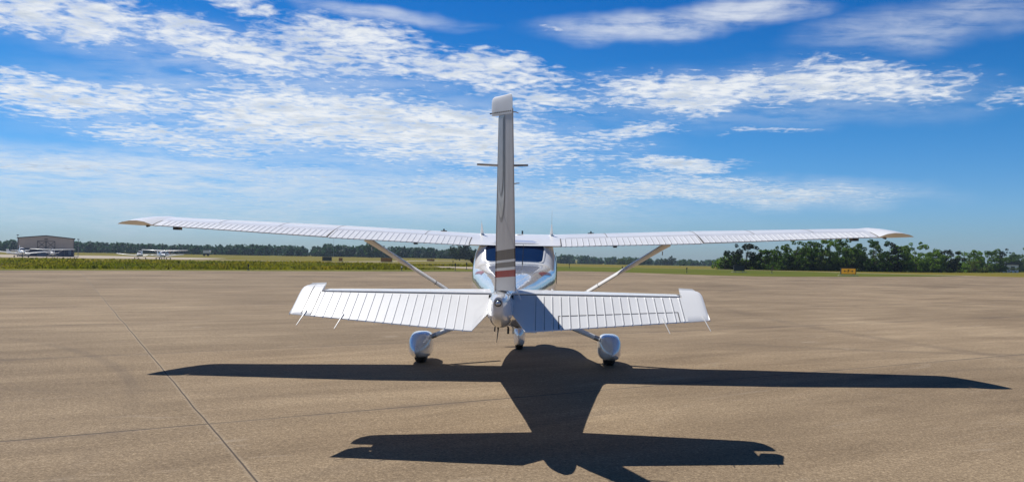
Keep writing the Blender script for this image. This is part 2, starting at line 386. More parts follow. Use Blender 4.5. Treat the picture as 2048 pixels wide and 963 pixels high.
# ------------------------------------------------------------------ mesh helpers
class MB:
    """collects pieces into one mesh"""
    def __init__(s): s.v, s.f, s.m = [], [], []
    def add(s, verts, faces, mi=0):
        k = len(s.v); s.v += [tuple(p) for p in verts]
        s.f += [tuple(i + k for i in f) for f in faces]; s.m += [mi] * len(faces)
        return s
    def box(s, c, d, mi=0, rz=0.0):
        x, y, z = d[0] / 2, d[1] / 2, d[2] / 2
        co, si = math.cos(rz), math.sin(rz)
        vs = []
        for dz in (-z, z):
            for dx, dy in ((-x, -y), (x, -y), (x, y), (-x, y)):
                vs.append((c[0] + dx * co - dy * si, c[1] + dx * si + dy * co, c[2] + dz))
        return s.add(vs, [(3, 2, 1, 0), (4, 5, 6, 7), (0, 1, 5, 4), (1, 2, 6, 5), (2, 3, 7, 6), (3, 0, 4, 7)], mi)
    def loft(s, rings, mi=0, cap=True):
        n = len(rings[0]); vs = [p for r in rings for p in r]; fs = []
        for i in range(len(rings) - 1):
            for j in range(n):
                k = (j + 1) % n
                fs.append((i * n + j, i * n + k, (i + 1) * n + k, (i + 1) * n + j))
        if cap:
            fs.append(tuple(reversed(range(n)))); fs.append(tuple(range((len(rings) - 1) * n, len(rings) * n)))
        return s.add(vs, fs, mi)
    def tube(s, pts, radii, n=10, mi=0):
        pts = [Vector(p) for p in pts]
        if not isinstance(radii, (list, tuple)): radii = [radii] * len(pts)
        rings = []
        for i, p in enumerate(pts):
            d = (pts[min(i + 1, len(pts) - 1)] - pts[max(i - 1, 0)]).normalized()
            a = d.cross(Vector((0, 0, 1)) if abs(d.z) < 0.9 else Vector((1, 0, 0))).normalized(); b = d.cross(a)
            rings.append([p + (a * math.cos(t) + b * math.sin(t)) * radii[i] for t in np.linspace(0, 2 * math.pi, n, endpoint=False)])
        return s.loft(rings, mi)
    def grid(s, rows, mi=0):
        n = len(rows[0]); vs = [p for r in rows for p in r]; fs = []
        for i in range(len(rows) - 1):
            for j in range(n - 1):
                fs.append((i * n + j, i * n + j + 1, (i + 1) * n + j + 1, (i + 1) * n + j))
        return s.add(vs, fs, mi)
    def build(s, name, mats, parent=None, smooth=False, origin=(0, 0, 0), fixn=True, sharp=40):
        me = bpy.data.meshes.new(name)
        o0 = Vector(origin)
        me.from_pydata([tuple(Vector(p) - o0) for p in s.v], [], s.f)
        mats = mats if isinstance(mats, (list, tuple)) else [mats]
        for m in mats: me.materials.append(m)
        if len(mats) > 1: me.polygons.foreach_set('material_index', s.m)
        if fixn:
            bm = bmesh.new(); bm.from_mesh(me)
            bmesh.ops.remove_doubles(bm, verts=bm.verts, dist=1e-5)
            bmesh.ops.recalc_face_normals(bm, faces=bm.faces)
            bm.to_mesh(me); bm.free()
        if smooth:
            me.polygons.foreach_set('use_smooth', [True] * len(me.polygons))
            me.set_sharp_from_angle(angle=rad(sharp))
        me.update()
        o = bpy.data.objects.new(name, me); C.objects.link(o)
        if parent is not None: o.parent = parent
        else: o.location = origin
        return o

def tag(o, label, cat=None, group=None, kind=None):
    o['label'] = label
    if cat: o['category'] = cat
    if group: o['group'] = group
    if kind: o['kind'] = kind
    return o

def empty(name, loc, label, cat, group=None, rz=0.0):
    o = bpy.data.objects.new(name, None); C.objects.link(o)
    o.location = loc; o.rotation_euler = (0, 0, rz); o.empty_display_size = 0.3
    return tag(o, label, cat, group)

def struct(o):
    o['kind'] = 'structure'; return o

def lerp(a, b, t): return a + (b - a) * t

def pchip(xs, ys):
    xs, ys = np.array(xs, float), np.array(ys, float)
    h = np.diff(xs); d = np.diff(ys) / h
    m = np.zeros_like(ys)
    for i in range(1, len(xs) - 1):
        if d[i - 1] * d[i] > 0:
            w1, w2 = 2 * h[i] + h[i - 1], h[i] + 2 * h[i - 1]
            m[i] = (w1 + w2) / (w1 / d[i - 1] + w2 / d[i])
    m[0], m[-1] = d[0], d[-1]
    def f(x):
        i = int(min(max(np.searchsorted(xs, x) - 1, 0), len(h) - 1)); t = (x - xs[i]) / h[i]
        return float((1 + 2 * t) * (1 - t) ** 2 * ys[i] + t * (1 - t) ** 2 * h[i] * m[i] + t * t * (3 - 2 * t) * ys[i + 1] + t * t * (t - 1) * h[i] * m[i + 1])
    return f

class Body:
    """loft along y; stations are (y, half width, top z, bottom z, widest z, upper exponent, lower exponent)"""
    def __init__(s, st):
        s.st = st; ys = [a[0] for a in st]; s.y0, s.y1 = ys[0], ys[-1]
        s.fn = [pchip(ys, [a[k] for a in st]) for k in range(1, 7)]
    def at(s, y): return [f(y) for f in s.fn]
    def ring(s, y, n=48):
        w, zt, zb, zm, nu, nl = s.at(y); r = []
        for t in np.linspace(0, 2 * math.pi, n, endpoint=False):
            c, q = math.cos(t), math.sin(t); e = 2 / (nu if q >= 0 else nl)
            x = w * math.copysign(abs(c) ** e, c)
            z = zm + ((zt - zm) if q >= 0 else (zm - zb)) * math.copysign(abs(q) ** e, q)
            r.append((x, y, z))
        return r
    def top(s, x, y, off=0.0):
        w, zt, zb, zm, nu, nl = s.at(y)
        return (x, y, zm + (zt - zm) * max(0.0, 1 - abs(x / w) ** nu) ** (1 / nu) + off)
    def side(s, y, z, sg, off=0.0):
        w, zt, zb, zm, nu, nl = s.at(y)
        q, n = ((z - zm) / (zt - zm), nu) if z > zm else ((zm - z) / (zm - zb), nl)
        return (sg * (w * max(0.0, 1 - abs(q) ** n) ** (1 / n) + off), y, z)
    def mesh(s, mb, n_rings=50, n=48, mi=0):
        ys = sorted(set(list(np.linspace(s.y0, s.y1, n_rings)) + [a[0] for a in s.st]))
        return mb.loft([s.ring(y, n) for y in ys], mi)

def rounded_quad(corner, ex=5.0, n=48, k0=0.0, k1=1.0, rings=7):
    """grid of rows from the middle (or an inner ring) of a rounded quad out to its edge; corner = 4 (a, b) points round it"""
    rows = []
    for r in np.linspace(k0, k1, rings):
        row = []
        for t in np.linspace(0, 2 * math.pi, n + 1):
            c, q = math.cos(t), math.sin(t)
            x = math.copysign(abs(c) ** (2 / ex), c) * r; y = math.copysign(abs(q) ** (2 / ex), q) * r
            u, v = (x + 1) / 2, (y + 1) / 2
            (a0, b0), (a1, b1), (a2, b2), (a3, b3) = corner
            row.append((lerp(lerp(a0, a1, u), lerp(a3, a2, u), v), lerp(lerp(b0, b1, u), lerp(b3, b2, u), v)))
        rows.append(row)
    return rows

def control_surface(mb, P, spans, cs, ribs=(), hw=0.009, h=0.006, mi=0):
    """a tapered slab P(s, c, side, lift) with raised beads at the span positions in ribs, closed all round"""
    s0, s1 = spans
    ss = [(s0, 0)]
    for r in sorted(ribs):
        if s0 + hw * 1.5 < r < s1 - hw * 1.5: ss += [(r - hw, 0), (r - hw * 0.35, 1), (r + hw * 0.35, 1), (r + hw, 0)]
    ss += [(s1, 0)]
    for k in range(1, 4):
        pass
    prof = lambda c: 0.0 if c <= cs[0] + 1e-6 else min(1.0, (c - cs[0]) / 0.06) * (1.0 if c < 0.98 else 0.75)
    top = [[P(s, c, 1, h * r * prof(c)) for c in cs] for s, r in ss]
    bot = [[P(s, c, -1, h * r * prof(c)) for c in cs] for s, r in ss]
    mb.grid(top, mi); mb.grid(bot, mi)
    for j in (0, -1): mb.grid([[a[j] for a in top], [a[j] for a in bot]], mi)
    for i in (0, -1): mb.grid([top[i], bot[i]], mi)

def loft_surface(mb, stations, mi=0):
    mb.loft(stations, mi)

# ------------------------------------------------------------------ ground
def slope(u):
    t = min(1, max(0, (u + .12) / .3)); return t * t * (3 - 2 * t)
def tz(X, Y):
    if Y < 112: return 0.0
    return -min(.0084 * (Y - 112), lerp(.95, 8.0, slope(X / Y)))

def terrain():
    xs = np.concatenate([np.linspace(-1500, -320, 10), np.linspace(-300, 300, 81), np.linspace(320, 1500, 10)])
    ys = np.concatenate([np.linspace(-300, 20, 5), np.linspace(40, 420, 96), np.linspace(440, 1500, 22)])
    mb = MB(); mb.grid([[(x, y, tz(x, y) - 0.04) for x in xs] for y in ys])
    return struct(mb.build('grass_field', M['field'], None, True))
tag(terrain(), 'dry yellow green airfield grass stretching to the trees', kind='structure')

def sheet(name, outline, mat, lift, step=4.0):
    """a flat polygon laid on the terrain, cut fine enough to follow it"""
    bm = bmesh.new()
    vs = [bm.verts.new((x, y, 0)) for x, y in outline]
    for a, b, c in tessellate_polygon([[Vector((x, y, 0)) for x, y in outline]]):
        A, B, D = outline[a], outline[b], outline[c]
        cr = (B[0] - A[0]) * (D[1] - A[1]) - (B[1] - A[1]) * (D[0] - A[0])
        if abs(cr) > 1e-6: bm.faces.new((vs[a], vs[b], vs[c]) if cr > 0 else (vs[a], vs[c], vs[b]))
    xs = [p[0] for p in outline]; ys = [p[1] for p in outline]
    for ax, lo, hi in ((0, min(xs), max(xs)), (1, min(ys), max(ys))):
        n = int((hi - lo) / step)
        for k in range(1, min(n, 60)):
            c = lo + (hi - lo) * k / min(n, 60)
            if ax == 1 and c < 108: continue
            co, no = ((c, 0, 0), (1, 0, 0)) if ax == 0 else ((0, c, 0), (0, 1, 0))
            bmesh.ops.bisect_plane(bm, geom=bm.verts[:] + bm.edges[:] + bm.faces[:], plane_co=co, plane_no=no)
    for v in bm.verts: v.co.z = tz(v.co.x, v.co.y) + lift
    bmesh.ops.triangulate(bm, faces=bm.faces)
    me = bpy.data.meshes.new(name); bm.to_mesh(me); bm.free(); me.materials.append(mat)
    o = bpy.data.objects.new(name, me); C.objects.link(o)
    return struct(o)

edge = [(-90, 22), (-60, 40), (-36.1, 54.4), (-28, 60.3), (-18.1, 66.8), (-6, 75.6), (0.5, 83.5), (4, 85.6), (8, 84.9), (12.5, 80.5), (16.5, 76.2), (20.5, 75.2), (24.8, 76.6),
        (34.4, 82.6), (43.2, 89.2), (51.5, 97.0), (53.2, 97.2), (56.5, 95.0), (75, 96), (95, 98)]
apron = sheet('apron', [(95, -40), (-90, -40)][::-1] + edge[::-1], M['apron'], 0.0, 400)
tag(apron, 'weathered tan concrete apron with sealed slab joints')
# mown strip along the far edge of the apron, left and right
tag(sheet('verge', [(-90, 22), (-60, 40), (-36.1, 54.4), (-28, 60.3), (-18.1, 66.8), (-6, 75.6), (0.5, 83.5), (4, 85.6), (2, 90), (-4, 88), (-8.5, 83.5), (-20, 70.5), (-29.5, 64), (-38, 58), (-62, 44), (-93, 26)], M['verge'], -0.02),
    'strip of mown green grass along the apron edge')
tag(sheet('verge', [(4, 85.6), (8, 84.9), (12.5, 80.5), (16.5, 76.2), (20.5, 75.2), (24.8, 76.6), (34.4, 82.6), (43.2, 89.2), (51.5, 97.0), (49.2, 101.2), (41.1, 105.2), (32.1, 131.2), (15.7, 153.5), (3.7, 150), (1.0, 130), (2, 90)], M['verge'], -0.024),
    'mown green grass between apron and taxiway')
tag(sheet('taxiway', [(-2, 151.5), (3.7, 150.5), (15.7, 154), (32.1, 131.6), (41.1, 105.4), (49.2, 101.4), (52.0, 97.6), (54.5, 97.6), (50.5, 102.4), (42.0, 107.0), (33.2, 133.8), (16, 157.5), (3.5, 154), (-2, 155)], M['taxi'], -0.016),
    'narrow pale taxiway beyond the green verge')
tag(sheet('taxiway', [(-13.8, 105), (-12.8, 102.6), (-11.5, 96), (-7.3, 90.6), (-2.5, 90.6), (-1, 104.5), (-8.3, 104)], M['taxi'], -0.012),
    'pale concrete taxiway stub left of the parked aircraft')
tag(sheet('taxiway', [(-60, 188), (-40, 187), (-32, 188), (-22, 187), (-4, 176), (2, 176), (2, 179), (-4, 179), (-22, 191), (-32, 192), (-40, 191), (-60, 191)], M['taxi'], -0.014),
    'thin pale taxiway line across the far grass')
tag(sheet('taxiway', [(-100, 130), (-92, 138), (-84, 176), (-60, 178), (-44, 182), (-44, 187), (-60, 189), (-84, 196), (-90, 215), (-100, 262), (-150, 280), (-190, 260), (-180, 150)], M['taxi'], -0.010),
    'pale parking apron in front of the hangar')
tag(sheet('taxiway', [(-52, 222), (-44, 240), (-37, 300), (-24, 318), (-12, 285), (-4, 286), (-12, 296), (-24, 332), (-41, 312), (-49, 250), (-56, 226)], M['taxi'], -0.018),
    'far pale runway strip in front of the distant trees')

def grass_tufts():
    """tall seeding grass beyond the mown strip left of the aircraft"""
    V, F = [], []
    ln = [(-60, 44.6), (-38, 58.6), (-29.5, 64.6), (-20, 71), (-8.5, 84.5)]
    lx = [p[0] for p in ln]; ly = [p[1] for p in ln]
    n = 0
    while n < 26000:
        x = RNG.uniform(-88, -9); 
        y0 = np.interp(x, lx, ly) if x > -60 else 44 + (x + 60) * 0.55
        y = y0 + 2.0 + abs(RNG.normal(0, 1)) * 26
        if y > 128 or abs(x / y) > 0.78: continue
        if -15 < x and y > 88 and y < 108: continue
        h = RNG.uniform(.10, .34) * (0.75 + 0.45 * math.sin(x * .35 + 2 * math.sin(y * .11)) * math.sin(y * .21 + x * .13)); w = RNG.uniform(.03, .09) * (y / 60)
        a = RNG.uniform(0, math.pi); lean = RNG.normal(0, .12, 2); z = tz(x, y) - .04
        dx, dy = math.cos(a) * w, math.sin(a) * w
        k = len(V)
        V += [(x - dx, y - dy, z), (x + dx, y + dy, z), (x + lean[0] + dx * .7, y + lean[1] + dy * .7, z + h), (x + lean[0] - dx * .5, y + lean[1] - dy * .5, z + h * .93)]
        F.append((k, k + 1, k + 2, k + 3)); n += 1
    mb = MB(); mb.v, mb.f, mb.m = V, F, [0] * len(F)
    o = mb.build('tall_grass', M['tall_grass'], None, fixn=False)
    tag(o, 'tall seeding brown and green grass beyond the mown strip', kind='stuff')
grass_tufts()

# ------------------------------------------------------------------ the aircraft
OX, OY = -0.311, 11.0
plane = empty('light_aircraft', (OX, OY, 0), 'white high wing propeller aircraft parked on the concrete apron, tail towards the viewer', 'airplane')
def part(mb, name, mats, parent=plane, smooth=True, sharp=40):
    return mb.build(name, mats, parent, smooth, (0, OY, 0) , True, sharp)

FUS = Body([
    (6.98, .118, 1.285, .955, 1.12, 2.2, 2.2),
    (7.4, .155, 1.315, .925, 1.13, 2.2, 2.3),
    (8.2, .245, 1.365, .85, 1.13, 2.3, 2.5),
    (9.2, .375, 1.415, .745, 1.12, 2.7, 2.7),
    (10.0, .475, 1.450, .675, 1.11, 3.4, 3.0),
    (10.55, .545, 1.478, .64, 1.10, 4.2, 3.2),
    (10.80, .562, 1.615, .63, 1.10, 4.6, 3.3),
    (11.02, .572, 1.745, .62, 1.10, 5.0, 3.4),
    (11.3, .578, 1.80, .62, 1.10, 5.0, 3.5),
    (11.9, .580, 1.85, .62, 1.10, 5.0, 3.5),
    (12.5, .575, 1.83, .63, 1.10, 4.6, 3.5),
    (12.9, .565, 1.62, .64, 1.08, 4.0, 3.4),
    (13.2, .550, 1.44, .65, 1.06, 3.4, 3.2),
    (13.8, .515, 1.38, .67, 1.04, 3.2, 3.0),
    (14.3, .44, 1.31, .75, 1.03, 3.0, 2.8),
    (14.5, .35, 1.24, .83, 1.03, 2.8, 2.6),
    (14.56, .27, 1.19, .88, 1.03, 2.6, 2.6)])
mb = MB(); FUS.mesh(mb, 80, 64); fus = part(mb, 'fuselage', M['gloss'], sharp=60)

def top_window(name, quad, k=5.0):
    mb = MB(); mb.grid([[FUS.top(a, b, 0.006) for a, b in r] for r in rounded_quad(quad, k)])
    w = part(mb, name, M['glass'], fus, True, 60)
    fr = MB()
    rr = rounded_quad(quad, k, k0=0.985, k1=1.055, rings=3)
    fr.grid([[FUS.top(a, b, (0.009, 0.014, 0.004)[i]) for a, b in r] for i, r in enumerate(rr)])
    part(fr, 'window_frame', M['white'], w, True, 60)
    return w
top_window('rear_window', [(-.372, 10.60), (.372, 10.60), (.405, 10.985), (-.405, 10.985)], 7)
top_window('windshield', [(-.46, 12.62), (.46, 12.62), (.47, 13.12), (-.47, 13.12)], 7)
for sg in (-1, 1):
    for quad in ([(10.78, 1.22), (11.25, 1.17), (11.25, 1.60), (11.02, 1.60)], [(11.36, 1.16), (12.05, 1.13), (12.05, 1.62), (11.36, 1.62)], [(12.12, 1.13), (12.75, 1.16), (12.52, 1.62), (12.12, 1.62)]):
        mb = MB(); mb.grid([[FUS.side(a, b, sg, 0.005) for a, b in r] for r in rounded_quad(quad, 6)])
        part(mb, 'side_window', M['glass'], fus, True, 60)
    # taupe and red sweeping stripe along the flank, part of the paint
    mb = MB()
    ys = np.linspace(8.6, 13.9, 30)
    mb.grid([[FUS.side(y, z + .10 * math.sin((y - 8.6) / 5.3 * 2.4), sg, 0.003) for y in ys] for z in (.92, .97, 1.02)])
    part(mb, 'flank_stripe', M['taupe'], fus, True, 60)
    mb = MB()
    ys = np.linspace(9.55, 10.25, 14)
    mb.grid([[FUS.side(y, z + .015 * (1 - ((y - 9.9) / .35) ** 2) - .02 * (y - 9.9), sg, 0.004) for y in ys] for z in (1.335, 1.352, 1.368)])
    part(mb, 'red_accent', M['red'], fus, True, 60)

# tail cone fairing with its lamp
TC = Body([(6.46, .040, 1.245, 1.115, 1.18, 2.2, 2.4), (6.52, .062, 1.262, 1.06, 1.17, 2.2, 2.4), (6.66, .092, 1.268, 1.005, 1.15, 2.2, 2.3), (6.84, .112, 1.272, .968, 1.13, 2.2, 2.2), (7.04, .122, 1.284, .955, 1.12, 2.2, 2.2)])
mb = MB(); TC.mesh(mb, 18, 40); cone = part(mb, 'tail_cone', M['gloss'], sharp=60)
mb = MB(); mb.tube([(0.0, 6.475, 1.196), (0.0, 6.44, 1.196)], [.030, .028], 20); lamp_ring = part(mb, 'tail_lamp', M['dark_metal'], cone, True)
mb = MB()
rings = []
for k in range(6):
    a = k / 5 * math.pi / 2
    rings.append([(.021 * math.cos(a) * math.cos(t) , 6.44 - .020 * math.sin(a), 1.196 + .021 * math.cos(a) * math.sin(t)) for t in np.linspace(0, 2 * math.pi, 16, endpoint=False)])
mb.loft(rings); part(mb, 'lens', M['lens'], lamp_ring, True, 80)

# --- wings
def wLE(x): return 12.42 if x < 2.54 else lerp(12.42, 12.24, (x - 2.54) / 2.46)
def wTE(x): return 10.90 if x < 2.54 else lerp(10.90, 11.13, (x - 2.54) / 2.46)
def wzL(x): return 1.80 + .0425 * max(0.0, x - .5)
def wzT(x): return 1.71 + .0455 * max(0.0, x - .5) - .012 * math.exp(-((x - 2.6) / 1.2) ** 2)
def naca(c, th=.12):
    yt = 5 * th * (.2969 * math.sqrt(max(c, 0)) - .126 * c - .3516 * c * c + .2843 * c ** 3 - .1015 * c ** 4)
    yc = .02 / .16 * (.8 * c - c * c) if c < .4 else .02 / .36 * (.2 + .8 * c - c * c)
    return yc + yt, yc - yt
def wing_pt(x, c, side, lift=0.0):
    ch = wLE(x) - wTE(x); up, lo = naca(c)
    z = lerp(wzL(x), wzT(x), c) + ch * (up if side > 0 else lo) + lift * side
    return (x, wLE(x) - ch * c, z)
CC = [0.0, .005, .015, .035, .07, .12, .2, .3, .4, .5, .6]
def wing_ring(x, cmax, th=None):
    cs = CC + ([.7, .8, .9, 1.0] if cmax > .99 else [cmax])
    return [wing_pt(x, c, 1) for c in reversed(cs)] + [wing_pt(x, c, -1) for c in cs[1:]]
FLAP0, AIL0 = .70, .735

def mirror(pts, sg): return [(p[0] * sg, p[1], p[2]) for p in pts]

for sg in (-1, 1):
    mb = MB()
    mb.loft([mirror(wing_ring(x, 1.0), sg) for x in (0.0, .3, .57, .615)])
    mb.loft([mirror(wing_ring(x, FLAP0), sg) for x in (.615, 1.2, 1.9, 2.54)])
    mb.loft([mirror(wing_ring(x, AIL0), sg) for x in (2.54, 3.2, 4.0, 5.0)])
    wing = part(mb, 'wing', M['white'])
    # chordwise lap seams and access plates on the skin
    mb = MB()
    for x in (1.28, 2.54, 3.35, 4.2):
        mb.grid([[tuple(np.array(wing_pt(xx, c, 1, .002)) * (sg, 1, 1)) for c in (.03, .07, .12, .2, .3, .4, .5, .6, .69)] for xx in (x - .004, x + .004)])
    for c in (.42, .66):
        mb.grid([[tuple(np.array(wing_pt(xx, cc, 1, .002)) * (sg, 1, 1)) for xx in np.linspace(.7, 4.95, 12)] for cc in (c, c + .005)])
    part(mb, 'skin_seam', M['seam'], wing, False)
    # flap and aileron
    def P(s, c, side, lift=0.0, c0=FLAP0, drop=0.0):
        cc = lerp(c0 + .008, 1.0, c); p = wing_pt(s, cc, side, lift)
        return (p[0] * sg, p[1], p[2] - drop * c + side * .002)
    CS = [0.0, .05, .15, .5, .85, .97, 1.0]
    mb = MB(); control_surface(mb, lambda s, c, d, l: P(s, c, d, l, FLAP0, .012), (.625, 2.530), CS, np.arange(.68, 2.5, .079), .008, .0055)
    flap = part(mb, 'flap', M['white'], wing, False)
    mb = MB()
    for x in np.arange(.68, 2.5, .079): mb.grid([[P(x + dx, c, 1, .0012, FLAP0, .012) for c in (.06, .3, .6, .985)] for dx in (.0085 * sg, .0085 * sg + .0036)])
    part(mb, 'bead_shade', M['seam'], flap, False)  # dark strips painting the shade beside each flap bead
    mb = MB(); control_surface(mb, lambda s, c, d, l: P(s, c, d, l, AIL0, .004), (2.545, 4.975), CS, np.arange(2.62, 4.93, .080), .008, .0055)
    ail = part(mb, 'aileron', M['white'], wing, False)
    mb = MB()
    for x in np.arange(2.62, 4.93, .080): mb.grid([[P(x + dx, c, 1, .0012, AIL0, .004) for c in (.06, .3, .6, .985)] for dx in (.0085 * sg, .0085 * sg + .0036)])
    part(mb, 'bead_shade', M['seam'], ail, False)  # same painted shade strips along the aileron beads
    # dark gaps seen between the pieces: the shrouded hollow in front of each surface
    mb = MB()
    for x0, x1, c0 in ((.62, 2.535, FLAP0), (2.545, 4.98, AIL0)):
        mb.grid([[tuple(np.array(wing_pt(xx, c0 + dc, 1, .0015 if dc < .005 else -.001)) * (sg, 1, 1)) for xx in np.linspace(x0, x1, 10)] for dc in (-.001, .009)])
    for x, c0 in ((.62, FLAP0), (2.538, FLAP0), (4.985, AIL0)):
        mb.grid([[tuple(np.array(wing_pt(x + dx, c, 1, .0025)) * (sg, 1, 1)) for c in np.linspace(c0, 1.0, 5)] for dx in (-.007, .007)])
    part(mb, 'hinge_gap_shade', M['seam'], wing, False)
    # drooped tip
    mb = MB(); rings = []
    for x, le, te, th, dz in ((5.0, 12.24, 11.13, .12, 0), (5.10, 12.20, 11.11, .118, .0), (5.2, 12.08, 11.10, .11, -.012), (5.3, 11.86, 11.10, .105, -.032), (5.4, 11.56, 11.11, .10, -.055), (5.45, 11.36, 11.12, .09, -.068), (5.47, 11.22, 11.125, .08, -.074)):
        ch = le - te; zl = wzL(5.0) + .0425 * (x - 5) + dz * .9; zt_ = wzT(5.0) + .05 * (x - 5) + dz * .25 + .05 * math.sin(math.pi * min(1, (x - 5) / .47)) ** .7
        f = (12.27 - le) / (12.27 - 11.13); z0 = lerp(zl, zt_, f * .8)
        cs = CC + [.7, .8, .9, 1.0]
        up = [(x * sg, le - ch * c, lerp(z0, zt_, c) + ch * naca(c, th)[0]) for c in reversed(cs)]
        lo = [(x * sg, le - ch * c, lerp(z0, zt_, c) + ch * naca(c, th)[1] - .045 * math.sin(math.pi * c ** 1.8) * math.sin(math.pi * min(1, (x - 5) / .47)) ** .7) for c in cs[1:]]
        rings.append(up + lo)
    mb.loft(rings); tip = part(mb, 'wing_tip', M['white'], wing)
    mb = MB(); mb.tube([(5.2 * sg, 11.45, 1.925), (5.2 * sg, 11.40, 1.90)], [.03, .012], 10); part(mb, 'tie_light', M['dark_metal'], tip)
    # aileron balance weight bracket under the tip
    mb = MB(); mb.box((4.70 * sg, 11.25, 1.872), (.085, .10, .035)); part(mb, 'balance_weight', M['dark_metal'], wing, False)
    # filler cap and antenna on the upper skin
    z = wing_pt(1.09, .30, 1)[2]
    mb = MB(); mb.tube([(1.09 * sg, 12.02, z - .01), (1.09 * sg, 12.02, z + .012)], [.05, .045], 18); mb.box((1.09 * sg, 12.02, z + .022), (.018, .05, .028))
    part(mb, 'fuel_cap', M['dark_metal'], wing)
    z = wing_pt(.50, .52, 1)[2]
    mb = MB()
    mb.tube([(.50 * sg, 11.67, z - .005), (.50 * sg, 11.67, z + .03), (.50 * sg, 11.62, z + .09), (.50 * sg, 11.57, z + .165)], [.042, .026, .016, .007], 10)
    mast = part(mb, 'antenna_mast', M['white'], wing)
    mb = MB(); mb.tube([(.50 * sg, 11.57, z + .16), (.50 * sg, 11.50 if sg < 0 else 11.42, z + (.20 if sg < 0 else .36))], [.0025, .0012], 6); part(mb, 'whip', M['steel'], mast)
    # static wicks
    for x in (3.4, 4.2, 4.9):
        p = wing_pt(x, 1.0, -1); mb = MB(); mb.tube([(p[0] * sg, p[1] + .03, p[2] - .006), (p[0] * sg, p[1] - .12, p[2] - .02)], [.003, .002], 5)
        part(mb, 'static_wick', M['dull_white'], wing)
    # tie-down ring and pitot / flap track under the wing
    mb = MB(); mb.box((1.36 * sg, 11.06, 1.722), (.045, .10, .03)); part(mb, 'flap_track', M['dark_metal'], wing, False)
    # lift strut: a streamlined tube with a cuff at each end
    a, b = Vector((.55 * sg, 12.45, .70)), Vector((2.26 * sg, 12.08, 1.80))
    def strut_ring(t, k, ch):
        p = a.lerp(b, t); d = (b - a).normalized(); pt = rad(lerp(10, 7, t) if t < .6 else lerp(7, -14, min(1, (t - .6) / .12))); f = Vector((0, math.cos(pt), math.sin(pt))); f = (f - d * f.dot(d)).normalized(); u = d.cross(f)
        return [p + f * (ch * .5 * math.cos(q)) + u * (k * .5 * math.sin(q) * (1 + .35 * math.cos(q))) for q in np.linspace(0, 2 * math.pi, 20, endpoint=False)]
    mb = MB(); mb.loft([strut_ring(t, k, ch) for t, k, ch in ((0, .05, .12), (.06, .055, .13), (.1, .055, .13), (.62, .055, .13), (.68, .065, .20), (.94, .075, .25), (1.0, .09, .28))])
    strut = part(mb, 'wing_strut', M['white'])
    for t0 in (.40, .30):
        mb = MB(); mb.loft([strut_ring(t, .062, .14) for t in (t0, t0 + .004)]); part(mb, 'strut_cuff', M['seam'], strut)
    mb = MB(); p = a.lerp(b, .94); mb.tube([(p.x, p.y - .08, p.z - .06), (p.x, p.y - .08, p.z - .12)], .008, 6); part(mb, 'tie_ring', M['steel'], strut)

# fairing between cabin roof and wing, dome antenna
mb = MB(); rings = []
for k in range(5):
    q = k / 4 * math.pi / 2
    rings.append([(.02 + .06 * math.cos(q) * math.cos(t), 11.75 + .06 * math.cos(q) * math.sin(t), wing_pt(0, .47, 1)[2] - .004 + .022 * math.sin(q)) for t in np.linspace(0, 2 * math.pi, 16, endpoint=False)])
mb.loft(rings); part(mb, 'dome_antenna', M['dull_white'])
mb = MB(); z = wing_pt(0.06, .3, 1)[2]; mb.tube([(.075, 11.95, z), (.075, 11.95, z + .05)], [.012, .012], 8); part(mb, 'air_probe', M['dark_metal'])
mb = MB(); mb.tube([FUS.top(.112, 10.47, -.01), tuple(Vector(FUS.top(.112, 10.47)) + Vector((0, 0, .02))), tuple(Vector(FUS.top(.112, 10.47)) + Vector((.012, -.05, .25)))], [.012, .005, .002], 8); part(mb, 'whip_antenna', M['dark_metal'])

